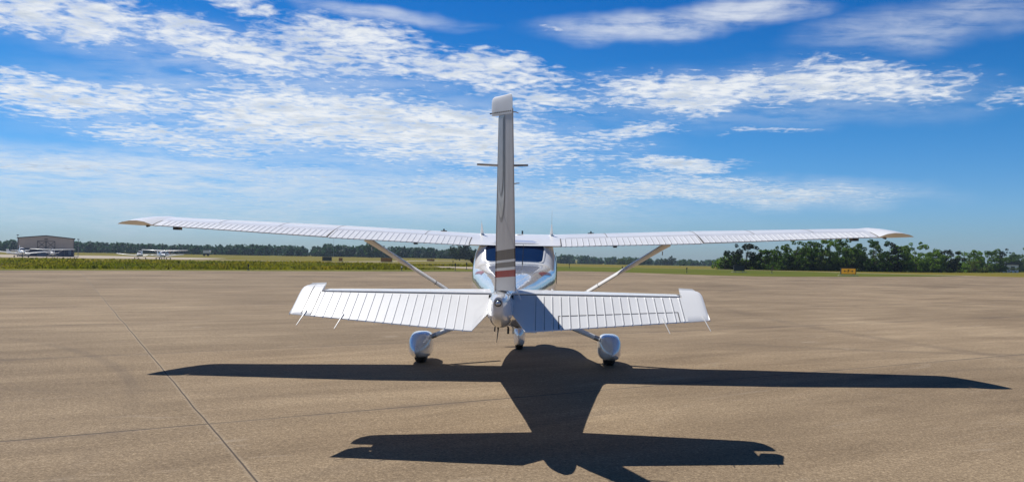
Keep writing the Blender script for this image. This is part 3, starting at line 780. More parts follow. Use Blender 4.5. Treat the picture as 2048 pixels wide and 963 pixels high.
# --- horizontal tail
HZ, HYY = 1.212, 7.04
for sg in (-1, 1):
    mb = MB(); rings = []
    for x, le, aft, th in ((.06, 7.86, 7.055, .105), (.8, 7.75, 7.055, .092), (1.55, 7.63, 7.055, .08), (1.555, 7.63, 7.27, .08), (1.66, 7.60, 7.27, .074), (1.73, 7.52, 7.27, .06), (1.76, 7.40, 7.28, .03)):
        r = []
        ch = le - 6.6
        for c in list(np.linspace(0, 1, 11) ** 1.6):
            y = lerp(le, aft, c); t_ = th * (math.sin(min(1, (le - y) / .36) * math.pi / 2) ** .6) * (1 - .28 * max(0, (le - y) - .36) / .44)
            r.append((y, t_ / 2))
        ring = [(x * sg, y, HZ + t_) for y, t_ in reversed(r)] + [(x * sg, y, HZ - t_) for y, t_ in r[1:]]
        rings.append(ring)
    mb.loft(rings); stab = part(mb, 'stabilizer', M['white'], sharp=50)
    # elevator hangs about 26 degrees down
    def te(x): return lerp(6.80, 6.545, (x - .10) / .118) if x < .218 else lerp(6.545, 6.752, (x - .218) / 1.535)
    def EP(x, c, side, lift=0.0):
        y = lerp(HYY - .008, te(x), c); z = HZ - .005 + .5 * (y - HYY)
        th = lerp(.036, .004, max(c, 0)) if c >= 0 else .036 * math.sqrt(max(0.02, 1 - (c * c) / .30))
        th += lift
        return (x * sg, y + side * th * .447, z + side * th * .894)
    CS = [0.0, .04, .12, .5, .88, .97, 1.0]
    ribs = list(np.arange(.218, 1.56, .0733))
    mb = MB(); spans = [.102] + [.218] + [1.565]
    control_surface(mb, EP, (.102, .216), CS, (), .009, .006)
    control_surface(mb, EP, (.216, 1.57), CS, ribs, .0065, .0065)
    elev = part(mb, 'elevator', M['white'], stab, False)
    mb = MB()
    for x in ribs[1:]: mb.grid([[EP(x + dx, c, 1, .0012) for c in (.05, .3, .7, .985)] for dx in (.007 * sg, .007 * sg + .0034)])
    part(mb, 'bead_shade', M['seam'], elev, False)  # shade beside each elevator bead, drawn as a dark strip
    # horn balance at the tip, ahead of the hinge
    mb = MB(); xs = [1.57, 1.60, 1.645, 1.69, 1.725, 1.745, 1.755]
    def HPf(x): return -.62 + (0 if x < 1.68 else .9 * ((x - 1.68) / .075) ** 2 * .35)
    top, bot = [], []
    for x in xs:
        kk = 1.0 if x < 1.73 else (.75 if x < 1.75 else .2)
        cl = [lerp(HPf(x), 1.0, q) for q in (0, .03, .1, .2, .35, .6, .85, 1.0)]
        top.append([EP(x, c, 1, (kk - 1) * .02 if q_ else -.02) for q_, c in enumerate(cl)]); bot.append([EP(x, c, -1, (kk - 1) * .02 if q_ else -.02) for q_, c in enumerate(cl)])
    mb.grid(top); mb.grid(bot)
    for j in (0, -1): mb.grid([[r[j] for r in top], [r[j] for r in bot]])
    for i in (0, -1): mb.grid([top[i], bot[i]])
    horn = part(mb, 'elevator_horn', M['white'], stab, True, 35)
    mb = MB()
    for x in ((1.572, 1.655) if sg < 0 else ()):
        mb.grid([[EP(xx, c, 1, .0025) for c in np.linspace(-.52 if x > 1.6 else 0.0, .99, 7)] for xx in (x - .003, x + .003)])
    mb.grid([[EP(xx, c, 1, .002) for xx in np.linspace(.105, 1.55, 8)] for c in (-.015, .008)])
    part(mb, 'hinge_seam', M['seam'], elev, False)
    if sg > 0:
        mb = MB(); x0, x1, c0 = .49, 1.50, .62
        mb.grid([[EP(xx, c, 1, .004) for xx in np.linspace(x0, x1, 16)] for c in (c0, c0 + .018)])
        for x in (x0, x1): mb.grid([[EP(xx, c, 1, .0042) for c in np.linspace(c0, 1.0, 6)] for xx in (x - .004, x + .004)])
        part(mb, 'trim_tab', M['seam'], elev, False)
    for x in ((1.36, 1.70) if sg > 0 else (1.30, 1.62)):
        p = Vector(EP(x, .93, 1)); mb = MB()
        e_ = Vector((.035 * sg, -.14, -.09)); mb.tube([p + Vector((0, .03, .022)), p + Vector((0, 0, .008)) + e_ * .3, p + e_], [.006, .0045, .003], 6)
        part(mb, 'static_wick', M['dull_white'], elev)
    # black block painting the shade into the gap at the root
    mb = MB(); mb.box((.099 * sg, 7.0, 1.185), (.012, .12, .10)); part(mb, 'root_gap_shade', M['black'], elev, False)

# --- fin and rudder
def hinge(t): return Vector((0, lerp(6.97, 6.52, t), lerp(1.282, 2.705, t)))
def fin_ring(z, le, hy, th):
    r = []; n = 12
    for c in np.linspace(0, 1, n) ** 1.5:
        y = lerp(le, hy, c); w = th * min(1, (math.sin(min(1, c / .45) * math.pi / 2)) ** .7)
        r.append((y, w))
    return [(w, y, z) for y, w in reversed(r)] + [(-w, y, z) for y, w in r[1:]]
mb = MB()
mb.loft([fin_ring(z, le, lerp(6.985, 6.535, (z - 1.282) / 1.423), th) for z, le, th in ((1.24, 8.8, .058), (1.36, 8.25, .056), (1.42, 7.85, .054), (1.5, 7.68, .052), (1.8, 7.44, .046), (2.2, 7.12, .037), (2.69, 6.80, .026))])
fin = part(mb, 'fin', M['rudder'], sharp=50)
DR = rad(20.0); AX = (hinge(1) - hinge(0)).normalized(); RM = Matrix.Rotation(DR, 3, AX)
AFT = RM @ Vector((0, -1, 0)); NRM = RM @ Vector((-1, 0, 0))
def RP(t, c, side, lift=0.0):
    ch = lerp(.405, .30, t); th = lerp(lerp(.045, .024, t), .004, max(0, c)) + lift
    return tuple(hinge(t) + AFT * ch * c + NRM * side * th)
mb = MB(); control_surface(mb, RP, (0.0, 1.0), [0.0, .06, .2, .5, .8, 1.0], ())
rud = part(mb, 'rudder', M['rudder'], fin, False)
# pale looped stripe down the rudder, one loop inside another
for name_, mat_, ta, tb, ca, cb, lift in (('looped_stripe', M['loop_grey'], .40, .99, .03, .47, .0015), ('looped_stripe', M['silver'], .425, .985, .055, .44, .003), ('looped_stripe', M['loop_grey'], .545, .98, .10, .40, .0045), ('looped_stripe', M['loop_inner'], .565, .975, .125, .375, .006)):
    mb = MB(); cm, hw_ = (ca + cb) / 2, (cb - ca) / 2; rows = []
    for t in list(ta + (tb - ta) * .28 * (1 - np.cos(np.linspace(0, math.pi / 2, 9)))) + [tb]:
        q = min(1.0, (t - ta) / ((tb - ta) * .28)); w_ = hw_ * math.sqrt(max(0.0, 1 - (1 - q) ** 2))
        rows.append([RP(t, cm + w_ * k, 1, lift) for k in (-1, -.5, 0, .5, 1)])
    mb.grid(rows); part(mb, name_, mat_, rud, False)
mb = MB(); rings = []
for dz, k, f in ((0.0, .97, 1.0), (.004, 1.0, 1.0), (.10, 1.02, 1.0), (.128, .93, .975), (.142, .70, .93), (.148, .42, .86), (.150, .12, .7)):
    h = hinge(1.0) + Vector((0, -.02 * dz / .1, dz)); r = []
    for c in np.linspace(0, 1, 16):
        cc = lerp(-.235 * f, .305 * (f if dz > .11 else 1), c); w = .036 * k * (math.sin(min(1, c / .16 + .12) * math.pi / 2)) * lerp(1.0, .16, max(0, (c - .25) / .75))
        r.append((cc, w))
    rings.append([h + AFT * a + NRM * b - Vector((0, 0, .13 * a)) for a, b in r] + [h + AFT * a - NRM * b - Vector((0, 0, .13 * a)) for a, b in reversed(r[:-1])])
mb.loft(rings); cap = part(mb, 'rudder_cap', M['dull_white'], rud, True, 50)
mb = MB()
for q in np.linspace(-.21, .28, 13):
    p = hinge(1.0) + Vector((0, 0, .02 - .13 * q)) + AFT * q + NRM * (.035 if q < -.08 else lerp(.0365, .008, (q + .08) / .36)); mb.box(tuple(p), (.012, .010, .009))
pts_ = [hinge(1.0) + Vector((0, 0, .02 - .13 * q)) + AFT * q for q in (-.21, .0, .28)]; mb.tube(pts_, .003, 4); part(mb, 'rivet_row', M['seam'], cap, False)
for t, dz in ((.985, -.012), (.60, .0), (0.03, -.05)):
    p = Vector(RP(t, 1.0, 0)); mb = MB(); mb.tube([p - AFT * .03, p + AFT * .03 + Vector((.012, 0, dz)), p + AFT * .05 + Vector((.028, 0, dz * 2.0))], [.006, .005, .004], 6); part(mb, 'static_wick', M['dull_white'], rud)
for sg in (-1, 1):
    mb = MB(); mb.tube([(.02 * sg, 6.86, 2.336), (.215 * sg, 6.82, 2.338)], [.011, .009], 8); part(mb, 'navigation_antenna', M['steel'], fin)

# --- undercarriage
def wheel(c, r, w, parent):
    mb = MB(); prof = [(-w * .5, r * .62), (-w * .5, r * .84), (-w * .42, r * .95), (-w * .25, r), (w * .25, r), (w * .42, r * .95), (w * .5, r * .84), (w * .5, r * .62)]
    mb.loft([[(c[0] + a, c[1] + b * math.cos(t), c[2] + b * math.sin(t)) for t in np.linspace(0, 2 * math.pi, 28, endpoint=False)] for a, b in prof])
    tyre = part(mb, 'tyre', M['black'], parent)
    mb = MB(); mb.tube([(c[0] - w * .4, c[1], c[2]), (c[0] + w * .4, c[1], c[2])], r * .6, 18); part(mb, 'rim', M['steel'], tyre)
def pant(c, stations, parent):
    b = Body([(c[1] + dy, w, zt, zb, zm, nu, nl) for dy, w, zt, zb, zm, nu, nl in stations])
    mb = MB(); ys = sorted(set(list(np.linspace(b.y0, b.y1, 26)) + [a[0] for a in b.st]))
    mb.loft([[(x + c[0], y, z) for x, y, z in b.ring(y, 36)] for y in ys])
    return part(mb, 'wheel_fairing', M['gloss'], parent, True, 32)
MAIN = [(-.62, .012, .245, .195, .22, 1.5, 1.5), (-.50, .070, .315, .150, .23, 1.6, 1.9), (-.36, .122, .385, .112, .25, 1.9, 2.6), (-.18, .158, .438, .088, .27, 2.6, 3.4), (.02, .168, .452, .080, .27, 3.0, 3.8), (.25, .160, .435, .085, .265, 2.8, 3.4), (.45, .11, .37, .13, .25, 2.3, 2.3), (.56, .05, .30, .19, .245, 2, 2), (.585, .01, .26, .23, .245, 2, 2)]
for sg in (-1, 1):
    cx = 1.372 * sg
    gear = MB(); gear.tube([(.42 * sg, 11.72, .72), (.62 * sg, 11.74, .63), (1.0 * sg, 11.80, .47), (1.26 * sg, 11.84, .36)], [.045, .04, .036, .034], 12)
    g = part(gear, 'main_gear_leg', M['white'])
    mb = MB(); mb.tube([(1.15 * sg, 11.82, .405), (1.24 * sg, 11.835, .37)], [.0365, .0365], 12); part(mb, 'gear_clamp', M['steel'], g)
    f = pant((cx, 11.85, 0), MAIN, g)
    wheel((cx, 11.84, .205), .205, .165, g)
    mb = MB(); mb.box((.80 * sg, 11.73, .535), (.07, .11, .025)); part(mb, 'step', M['dark_metal'], g, False)
NOSE = [(-.50, .012, .30, .20, .25, 1.6, 1.6), (-.34, .06, .36, .12, .25, 2.0, 2.2), (-.12, .098, .41, .080, .25, 3.2, 3.8), (.1, .102, .40, .080, .25, 3.2, 3.8), (.3, .07, .34, .12, .24, 2.2, 2.2), (.4, .015, .26, .2, .235, 2, 2)]
mb = MB(); mb.tube([(.02, 13.70, .74), (.02, 13.66, .34)], [.05, .04], 12); mb.box((.02, 13.66, .46), (.13, .09, .20))
ng = part(mb, 'nose_gear_leg', M['white'])
pant((.02, 13.64, 0), NOSE, ng); wheel((.02, 13.65, .175), .175, .13, ng)

# --- propeller
HUB = Vector((0, 14.66, 1.06))
mb = MB(); mb.loft([[(HUB.x + r * math.cos(t), HUB.y + dy, HUB.z + r * math.sin(t)) for t in np.linspace(0, 2 * math.pi, 24, endpoint=False)] for dy, r in ((-.08, .17), (.05, .165), (.18, .13), (.28, .075), (.33, .015))])
prop = part(mb, 'propeller', M['white'])
for k in range(2):
    ang = rad(154.5) + k * math.pi
    d = Vector((math.cos(ang), 0, math.sin(ang))); u = Vector((-math.sin(ang), 0, math.cos(ang))); rings = []
    for r, ch, tw in ((.12, .09, 55), (.25, .12, 45), (.45, .15, 34), (.7, .15, 26), (.9, .13, 22), (.985, .09, 20), (1.01, .03, 20)):
        q = rad(tw); cd = u * math.cos(q) + Vector((0, 1, 0)) * math.sin(q); nd = d.cross(cd)
        rings.append([HUB + d * r + cd * (ch * .5 * math.cos(t)) + nd * (ch * .07 * math.sin(t)) for t in np.linspace(0, 2 * math.pi, 14, endpoint=False)])
    mb = MB(); mb.loft(rings); part(mb, 'blade', M['black'], prop)

# --- belly fittings
def belly(y): return FUS.at(y)[2]
mb = MB(); mb.tube([(-.13, 9.25, belly(9.25) + .02), (-.13, 9.25, belly(9.25) - .015), (-.14, 9.16, belly(9.25) - .15)], [.016, .008, .003], 8); part(mb, 'belly_antenna', M['dark_metal'])
for x, y, l in ((-.17, 9.3, .03), (-.02, 9.4, .055), (.04, 9.35, .055)):
    mb = MB(); mb.tube([(x, y, belly(y) + .02), (x, y - .02, belly(y) - l)], .008 if x < -.1 else .013, 8); part(mb, 'drain_tube', M['dark_metal'] if x < 0 else M['dull_white'])
mb = MB(); mb.box((.23, 10.2, belly(10.2) - .01), (.16, .3, .06)); part(mb, 'exhaust_shield', M['dull_white'], smooth=False)
mb = MB(); mb.tube([(.36, 13.4, .70), (.36, 13.25, .60)], .035, 12); part(mb, 'exhaust_pipe', M['steel'])

# ------------------------------------------------------------------ hangar
def hangar():
    Y0 = 228.0; x0, x1 = -6.7, 6.7; zb = -.95; ze, za = 4.05, 4.75; xm = -.1; D = 20.0
    root = empty('hangar', (-138.4, Y0, zb), 'grey metal hangar with dark trim and two cross braced panels above its doors', 'hangar', None, rad(30.6))
    O = (0, Y0, zb)
    def B(mb, name, mat, par=root): return mb.build(name, mat, par, False, O)
    band = 1.30
    mb = MB()
    fr = [(x0, band), (x1, band), (x1, ze), (xm, za), (x0, ze)]
    mb.loft([[(x, y, z) for x, z in fr] for y in (Y0, Y0 + D)])
    mb.box(((x0 + x1) / 2, Y0 + D / 2 + .6, (band + zb) / 2), (x1 - x0 - .02, D - 1.2, band - zb - .02))
    B(mb, 'wall', M['hangar_wall'])
    rf = MB()
    for xa, xb in ((x0 - .35, xm), (x1 + .35, xm)):
        za_ = ze - .35 * (za - ze) / (xm - x0)
        rf.loft([[(xa, y, za_ + .03), (xb, y, za + .03), (xb, y, za + .25), (xa, y, za_ + .25)] for y in (Y0 - .35, Y0 + D + .35)])
    B(rf, 'roof', M['hangar_trim'])
    mb = MB(); mb.box(((x0 + x1) / 2, Y0 - .06, band - .12), (x1 - x0 + .2, .12, .30)); mb.box((x0 - .05, Y0 - .05, (ze + zb) / 2), (.18, .12, ze - zb)); mb.box((x1 + .05, Y0 - .05, (ze + zb) / 2), (.18, .12, ze - zb)); B(mb, 'trim', M['hangar_trim'])
    n = 6
    for k in range(n):
        w = (x1 - x0 - .3) / n; xc = x0 + .15 + w * (k + .5)
        mb = MB(); mb.box((xc, Y0 + .25, (band - .27 + zb) / 2), (w - .04, .12, band - .27 - zb)); 
        B(mb, 'door', M['hangar_glaze'] if k in (2,) else M['hangar_door'])
    mb = MB(); mb.box((x1 - 1.0, Y0 + .12, .45), (.7, .06, 1.7)); B(mb, 'side_door', M['hangar_glaze'])
    # braced upper panels
    bx0, bx1, bz0, bz1 = xm - 2.05, xm + 2.15, band + .06, 3.35
    for a, b in ((bx0, xm - .05), (xm + .05, bx1)):
        mb = MB(); y = Y0 - .05
        for p, q in (((a, bz0), (a, bz1)), ((b, bz0), (b, bz1)), ((a, bz1), (b, bz1)), ((a, bz0), (b, bz1)), ((a, bz1), (b, bz0))):
            mb.tube([(p[0], y, p[1]), (q[0], y, q[1])], .055, 4)
        B(mb, 'braced_panel', M['hangar_trim'])
    cu = bpy.data.curves.new('hangar_number', 'FONT'); cu.body = 'D2'; cu.size = .62; cu.extrude = .02; cu.align_x = 'CENTER'; cu.offset = .02
    t = bpy.data.objects.new('number', cu); C.objects.link(t)
    bpy.context.view_layer.update()
    me = bpy.data.meshes.new_from_object(t.evaluated_get(bpy.context.evaluated_depsgraph_get())); me.materials.clear(); me.materials.append(M['sign_black'])
    bpy.data.objects.remove(t)
    o = bpy.data.objects.new('number', me); C.objects.link(o); o.parent = root
    o.location = (xm - O[0] - .0, -.06, 3.68 - zb); o.rotation_euler = (math.pi / 2, 0, 0)
hangar()

# ------------------------------------------------------------------ parked aircraft far left
def small_plane(loc, rz, label, high, colour, tail, group='aircraft parked by the hangar', k=1.0):
    k *= .88
    root = empty('parked_aircraft', loc, label, 'airplane', group, rz); root.scale = (k, k, k)
    def B(mb, name, mat, par=root): return mb.build(name, mat, par, True)
    # nose towards -y
    z0 = .25 if high else 0
    b = Body([(-3.0, .12, 1.15, .92, 1.03, 2, 2), (-2.9, .30, 1.28, .75, 1.02, 2.3, 2.3), (-2.2, .46, 1.4, .62, 1.0, 2.6, 2.6), (-1.4, .53, 1.5, .58, 1.0, 3, 3), (-.9, .55, 1.95, .58, 1.0, 3, 3), (-.2, .56, 2.05, .58, 1.0, 3, 3), (.6, .54, 1.95, .6, 1.0, 3, 3), (1.5, .38, 1.5, .7, 1.02, 2.4, 2.4), (3.0, .2, 1.34, .88, 1.08, 2, 2), (4.3, .06, 1.25, 1.05, 1.12, 2, 2)])
    mb = MB(); b.mesh(mb, 26, 24); f = B(mb, 'fuselage', M[colour])
    mb = MB(); mb.grid([[b.top(x, y, .012) for x in np.linspace(-.38, .38, 8)] for y in np.linspace(-1.36, -.95, 5)]); B(mb, 'windshield', M['glass'], f)
    for sg in (-1, 1):
        mb = MB(); mb.grid([[b.side(y, z, sg, .012) for y in np.linspace(-.85, .9, 7)] for z in (1.4, 1.6, 1.78)]); B(mb, 'side_window', M['glass'], f)
    zw, dih = (2.06, .035) if high else (.74, .105)
    for sg in (-1, 1):
        mb = MB(); rings = []
        for x, le, ch in ((0, -.75, 1.6), (2.5, -.72, 1.55), (5.2, -.55, 1.15), (5.5, -.3, .7)):
            cs = [0, .02, .08, .2, .4, .7, 1.0]
            rings.append([(x * sg, le + ch * c, zw + dih * x + ch * naca(c)[0]) for c in reversed(cs)] + [(x * sg, le + ch * c, zw + dih * x + ch * naca(c)[1]) for c in cs[1:]])
        mb.loft(rings); w = B(mb, 'wing', M['white'])
        if high:
            mb = MB(); mb.tube([(.52 * sg, -.5, .75), (2.6 * sg, -.2, zw + .05)], .045, 8); B(mb, 'wing_strut', M['white'])
        mb = MB(); mb.loft([[(x * sg, le + ch * c, 1.18 + s) for c, s in ((0, 0), (.2, .04), (1, 0), (.2, -.04))] for x, le, ch in ((.05, 3.2, .95), (1.65, 3.35, .7))]); B(mb, 'tailplane', M['white'])
        mb = MB(); mb.tube([(.45 * sg, .1, .68), (1.25 * sg, .15, .3)], .04, 8); g = B(mb, 'gear_leg', M['white'])
        mb = MB(); mb.tube([(1.2 * sg, .15, .2), (1.36 * sg, .15, .2)], .21, 16); B(mb, 'wheel', M['black'], g)
    mb = MB(); mb.loft([[(w * s, y, z) for y, w, s in ((le, .0, 1), (le + .3, .05, 1), (te, .01, 1), (le + .3, .05, -1))] for z, le, te in ((1.2, 2.5, 4.1), (1.7, 3.05, 4.25), (2.55, 3.7, 4.5))]); B(mb, 'fin', M[tail])
    mb = MB(); mb.tube([(0, -2.3, .8), (0, -2.35, .3)], .04, 8); g = B(mb, 'nose_gear', M['white'])
    mb = MB(); mb.tube([(-.07, -2.35, .17), (.07, -2.35, .17)], .17, 16); B(mb, 'wheel', M['black'], g)
    mb = MB(); mb.tube([(0, -3.0, 1.03), (0, -3.15, 1.03), (0, -3.28, 1.03)], [.15, .11, .02], 12); p = B(mb, 'propeller', M['white'])
    mb = MB()
    for s in (-1, 1): mb.loft([[(s * r * .35 + c * .94, -3.08 + d, 1.03 + s * r * .94 - c * .35) for c, d in ((-w, .02), (0, .03), (w, -.02), (0, -.03))] for r, w in ((.1, .05), (.5, .07), (.9, .03))])
    B(mb, 'blade', M['dark_metal'], p)
    mb = MB(); mb.grid([[b.side(y, z, sg_, .014) for y in np.linspace(-2.4, 2.2, 12)] for sg_, z in ((1, .95), (1, 1.12))]); mb.grid([[b.side(y, z, -1, .014) for y in np.linspace(-2.4, 2.2, 12)] for z in (.95, 1.12)])
    B(mb, 'stripe', M['red' if tail == 'red' else 'taupe'], f)
    return root
small_plane((-95.0, 149, tz(-95, 149)), rad(38), 'white low wing aircraft facing us, left of the hangar doors', False, 'white', 'white')
small_plane((-128.5, 201, tz(-128, 201) - .1), rad(96), 'white high wing aircraft turned sideways at the left corner of the hangar', True, 'white', 'white', k=.85)
small_plane((-114.5, 191, tz(-114, 191)), rad(31), 'dim high wing aircraft parked right in front of the hangar doors', True, 'dull_white', 'taupe', k=.95)
small_plane((-83.0, 169, tz(-83, 169)), rad(18), 'white low wing aircraft at the left end of the group away from the hangar', False, 'white', 'white', k=.92)
small_plane((-77.6, 167, tz(-77, 167)), rad(40), 'white low wing aircraft in front of the red tailed one', False, 'white', 'white', k=.9)
small_plane((-82.0, 178, tz(-82, 178)), rad(8), 'high wing aircraft with red fin and red flank stripe', True, 'white', 'red')

# ------------------------------------------------------------------ signs, markers, poles
def text_mesh(s, size, mat, parent, loc, name='lettering'):
    cu = bpy.data.curves.new(name, 'FONT'); cu.body = s; cu.size = size; cu.extrude = .004; cu.align_x = 'CENTER'; cu.align_y = 'CENTER'; cu.offset = size * .03
    t = bpy.data.objects.new(name, cu); C.objects.link(t); bpy.context.view_layer.update()
    me = bpy.data.meshes.new_from_object(t.evaluated_get(bpy.context.evaluated_depsgraph_get())); me.materials.clear(); me.materials.append(mat)
    bpy.data.objects.remove(t)
    o = bpy.data.objects.new(name, me); C.objects.link(o); o.parent = parent; o.location = loc; o.rotation_euler = (math.pi / 2, 0, 0)
    return o

def sign(loc, w, h, label, face, rz=0.0, arrows=False, name='airfield_sign', text=None):
    r = empty(name, loc, label, 'sign', None, rz)
    mb = MB(); mb.box((0, 0, .16 + h / 2), (w, .24, h)); mb.box((0, 0, .16 + h + .015), (w + .05, .28, .03)); mb.box((-w / 2 - .015, 0, .16 + h / 2), (.03, .28, h + .06)); mb.box((w / 2 + .015, 0, .16 + h / 2), (.03, .28, h + .06))
    mb.build('cabinet', M['dark_panel'], r)
    mb = MB()
    for x in (-w * .36, w * .36): mb.tube([(x, 0, -.03), (x, 0, .17)], .035, 8)
    mb.build('leg', M['steel'], r)
    mb = MB(); mb.box((0, 0, .0), (w + .5, .7, .06)); mb.build('concrete_pad', M['concrete_pad'], r)
    mb = MB(); mb.box((0, -.125, .16 + h / 2), (w - .06, .012, h - .06)); mb.build('face_panel', face, r)
    if arrows:
        z = .16 + h / 2; y = -.136
        text_mesh('F', .42, M['sign_black'], r, (0, y, z))
        for s in (-1, 1):
            mb = MB(); mb.box((s * .30, y, z), (.20, .008, .05))
            mb.add([(s * .50, y - .004, z), (s * .36, y - .004, z + .10), (s * .36, y - .004, z - .10), (s * .50, y + .004, z), (s * .36, y + .004, z + .10), (s * .36, y + .004, z - .10)], [(0, 1, 2), (5, 4, 3), (0, 3, 4, 1), (1, 4, 5, 2), (2, 5, 3, 0)])
            mb.build('arrow', M['sign_black'], r)
    return r
sign((33.3, 86.9, 0), 1.5, .62, 'yellow taxiway sign with black F and two arrows at the edge of the apron', M['sign_yellow'], rad(-8), True)
sign((24.0, 96.6, 0), 1.2, .66, 'black back of a taxiway sign on the green verge', M['dark_panel'])
sign((-55.7, 214, tz(-55, 214)), 2.4, 1.0, 'dark sign box far across the grass before the distant wood', M['dark_panel'])
sign((-39.8, 213, tz(-39, 213)), 2.9, 1.0, 'small orange sign far across the grass, behind the wing strut', M['sign_orange'])
sign((-36.0, 272, tz(-36, 272)), 2.4, .6, 'tiny orange sign by the far runway left of the lone dark tree', M['sign_orange'])
sign((-52.6, 216, tz(-52, 216)), .9, .8, 'narrow orange sign right beside the far dark sign box', M['sign_orange'])

def marker(loc, h, label, top):
    r = empty('edge_light', loc, label, 'taxiway light', 'low lights along the taxiways')
    mb = MB(); mb.tube([(0, 0, -.03), (0, 0, .04)], .12, 10); mb.build('base', M['concrete_pad'], r)
    mb = MB(); mb.tube([(0, 0, .04), (0, 0, h * .7)], .03, 8); mb.build('stem', M['dark_panel'], r)
    mb = MB(); mb.tube([(0, 0, h * .68), (0, 0, h * .9), (0, 0, h)], [.07, .065, .02], 10); mb.build('lamp', M[top], r, True)
marker((-23.9, 66.9, -.02), .5, 'dark light stub in the grass below the left wing', 'dark_panel')
marker((-12.5, 74.4, -.02), .42, 'white topped marker at the apron edge beside the left strut', 'bone_paint')
marker((-8.1, 79.5, -.02), .75, 'dark light post left of the propeller tip on the green verge', 'dark_panel')
marker((-13.2, 126, tz(-13, 126) - .04), .75, 'light post beyond the taxiway stub left of the propeller tip', 'dark_panel')
marker((-7.7, 87.5, -.02), .75, 'light post standing in front of the pale taxiway stub', 'dark_panel')
marker((4.1, 105.5, -.03), .7, 'dark light post just right of the fuselage', 'dark_panel')
marker((9.1, 87.1, -.02), .6, 'dark light post on the verge left of the right strut', 'dark_panel')
marker((16.1, 87.5, -.02), .6, 'dark light post on the verge right of the right strut', 'dark_panel')
marker((27.6, 95.5, -.02), .45, 'dark light post on the verge between the two near signs', 'dark_panel')

def pole(loc, h, label, arms=0):
    r = empty('mast', loc, label, 'mast')
    mb = MB(); mb.tube([(0, 0, -.2), (0, 0, h)], [.09, .04], 8); mb.build('pole', M['stick_pole'], r)
    mb = MB(); mb.box((0, 0, h), (.5 if arms else .2, .2, .22)); mb.build('head', M['dark_panel'], r)
pole((-121.5, 214, tz(-120, 214)), 4.7, 'thin mast rising right of the hangar roof', 1)
pole((-137.5, 214, tz(-137, 214)), 5.6, 'short mast with a lamp head at the left eave of the hangar', 1)
pole((-101, 400, tz(-101, 400)), 9.0, 'thin far mast against the sky below the left wing')

# parked trailer, white, far across the field
tr = empty('trailer', (-141, 345, tz(-141, 345)), 'small white trailer far off before the distant wood', 'trailer')
mb = MB(); mb.loft([[(-1.3, y, 1.25), (1.3, y, 1.25), (1.35, y, 2.2), (1.1, y, 2.45), (-1.1, y, 2.45), (-1.35, y, 2.2)] for y in (-1.0, 1.0)]); mb.build('body', M['white'], tr)
for x in (-.8, .8):
    mb = MB(); mb.tube([(x, -.95, .5), (x, -.7, .5)], .5, 14); mb.build('wheel', M['black'], tr)
mb = MB(); mb.box((0, 0, 1.0), (2.3, 1.4, .45)); mb.build('chassis', M['dark_metal'], tr)

# ------------------------------------------------------------------ trees
def leaf_cloud(centres, per, size, seed):
    g = np.random.default_rng(seed); V, F = [], []
    for (cx, cy, cz, r) in centres:
        n = max(6, int(per * (r ** 2)))
        d = g.normal(0, 1, (n, 3)); d /= np.linalg.norm(d, axis=1)[:, None]
        rr = r * g.uniform(.45, 1.0, n) ** .6
        P = np.array((cx, cy, cz)) + d * rr[:, None] * (1, 1, .78)
        nn = d * .55 + g.normal(0, .6, (n, 3)) + np.array((0, 0, .35)); nn /= np.linalg.norm(nn, axis=1)[:, None]
        a = np.cross(nn, g.normal(0, 1, (n, 3))); a /= np.linalg.norm(a, axis=1)[:, None]
        b = np.cross(nn, a); s = size * g.uniform(.55, 1.25, n)[:, None]
        q0, q1, q2, q3 = P - a * s, P - b * s * .62, P + a * s, P + b * s * .62
        for i in range(n):
            k = len(V); V += [tuple(q0[i]), tuple(q1[i]), tuple(q2[i]), tuple(q3[i])]; F.append((k, k + 1, k + 2, k + 3))
    return V, F

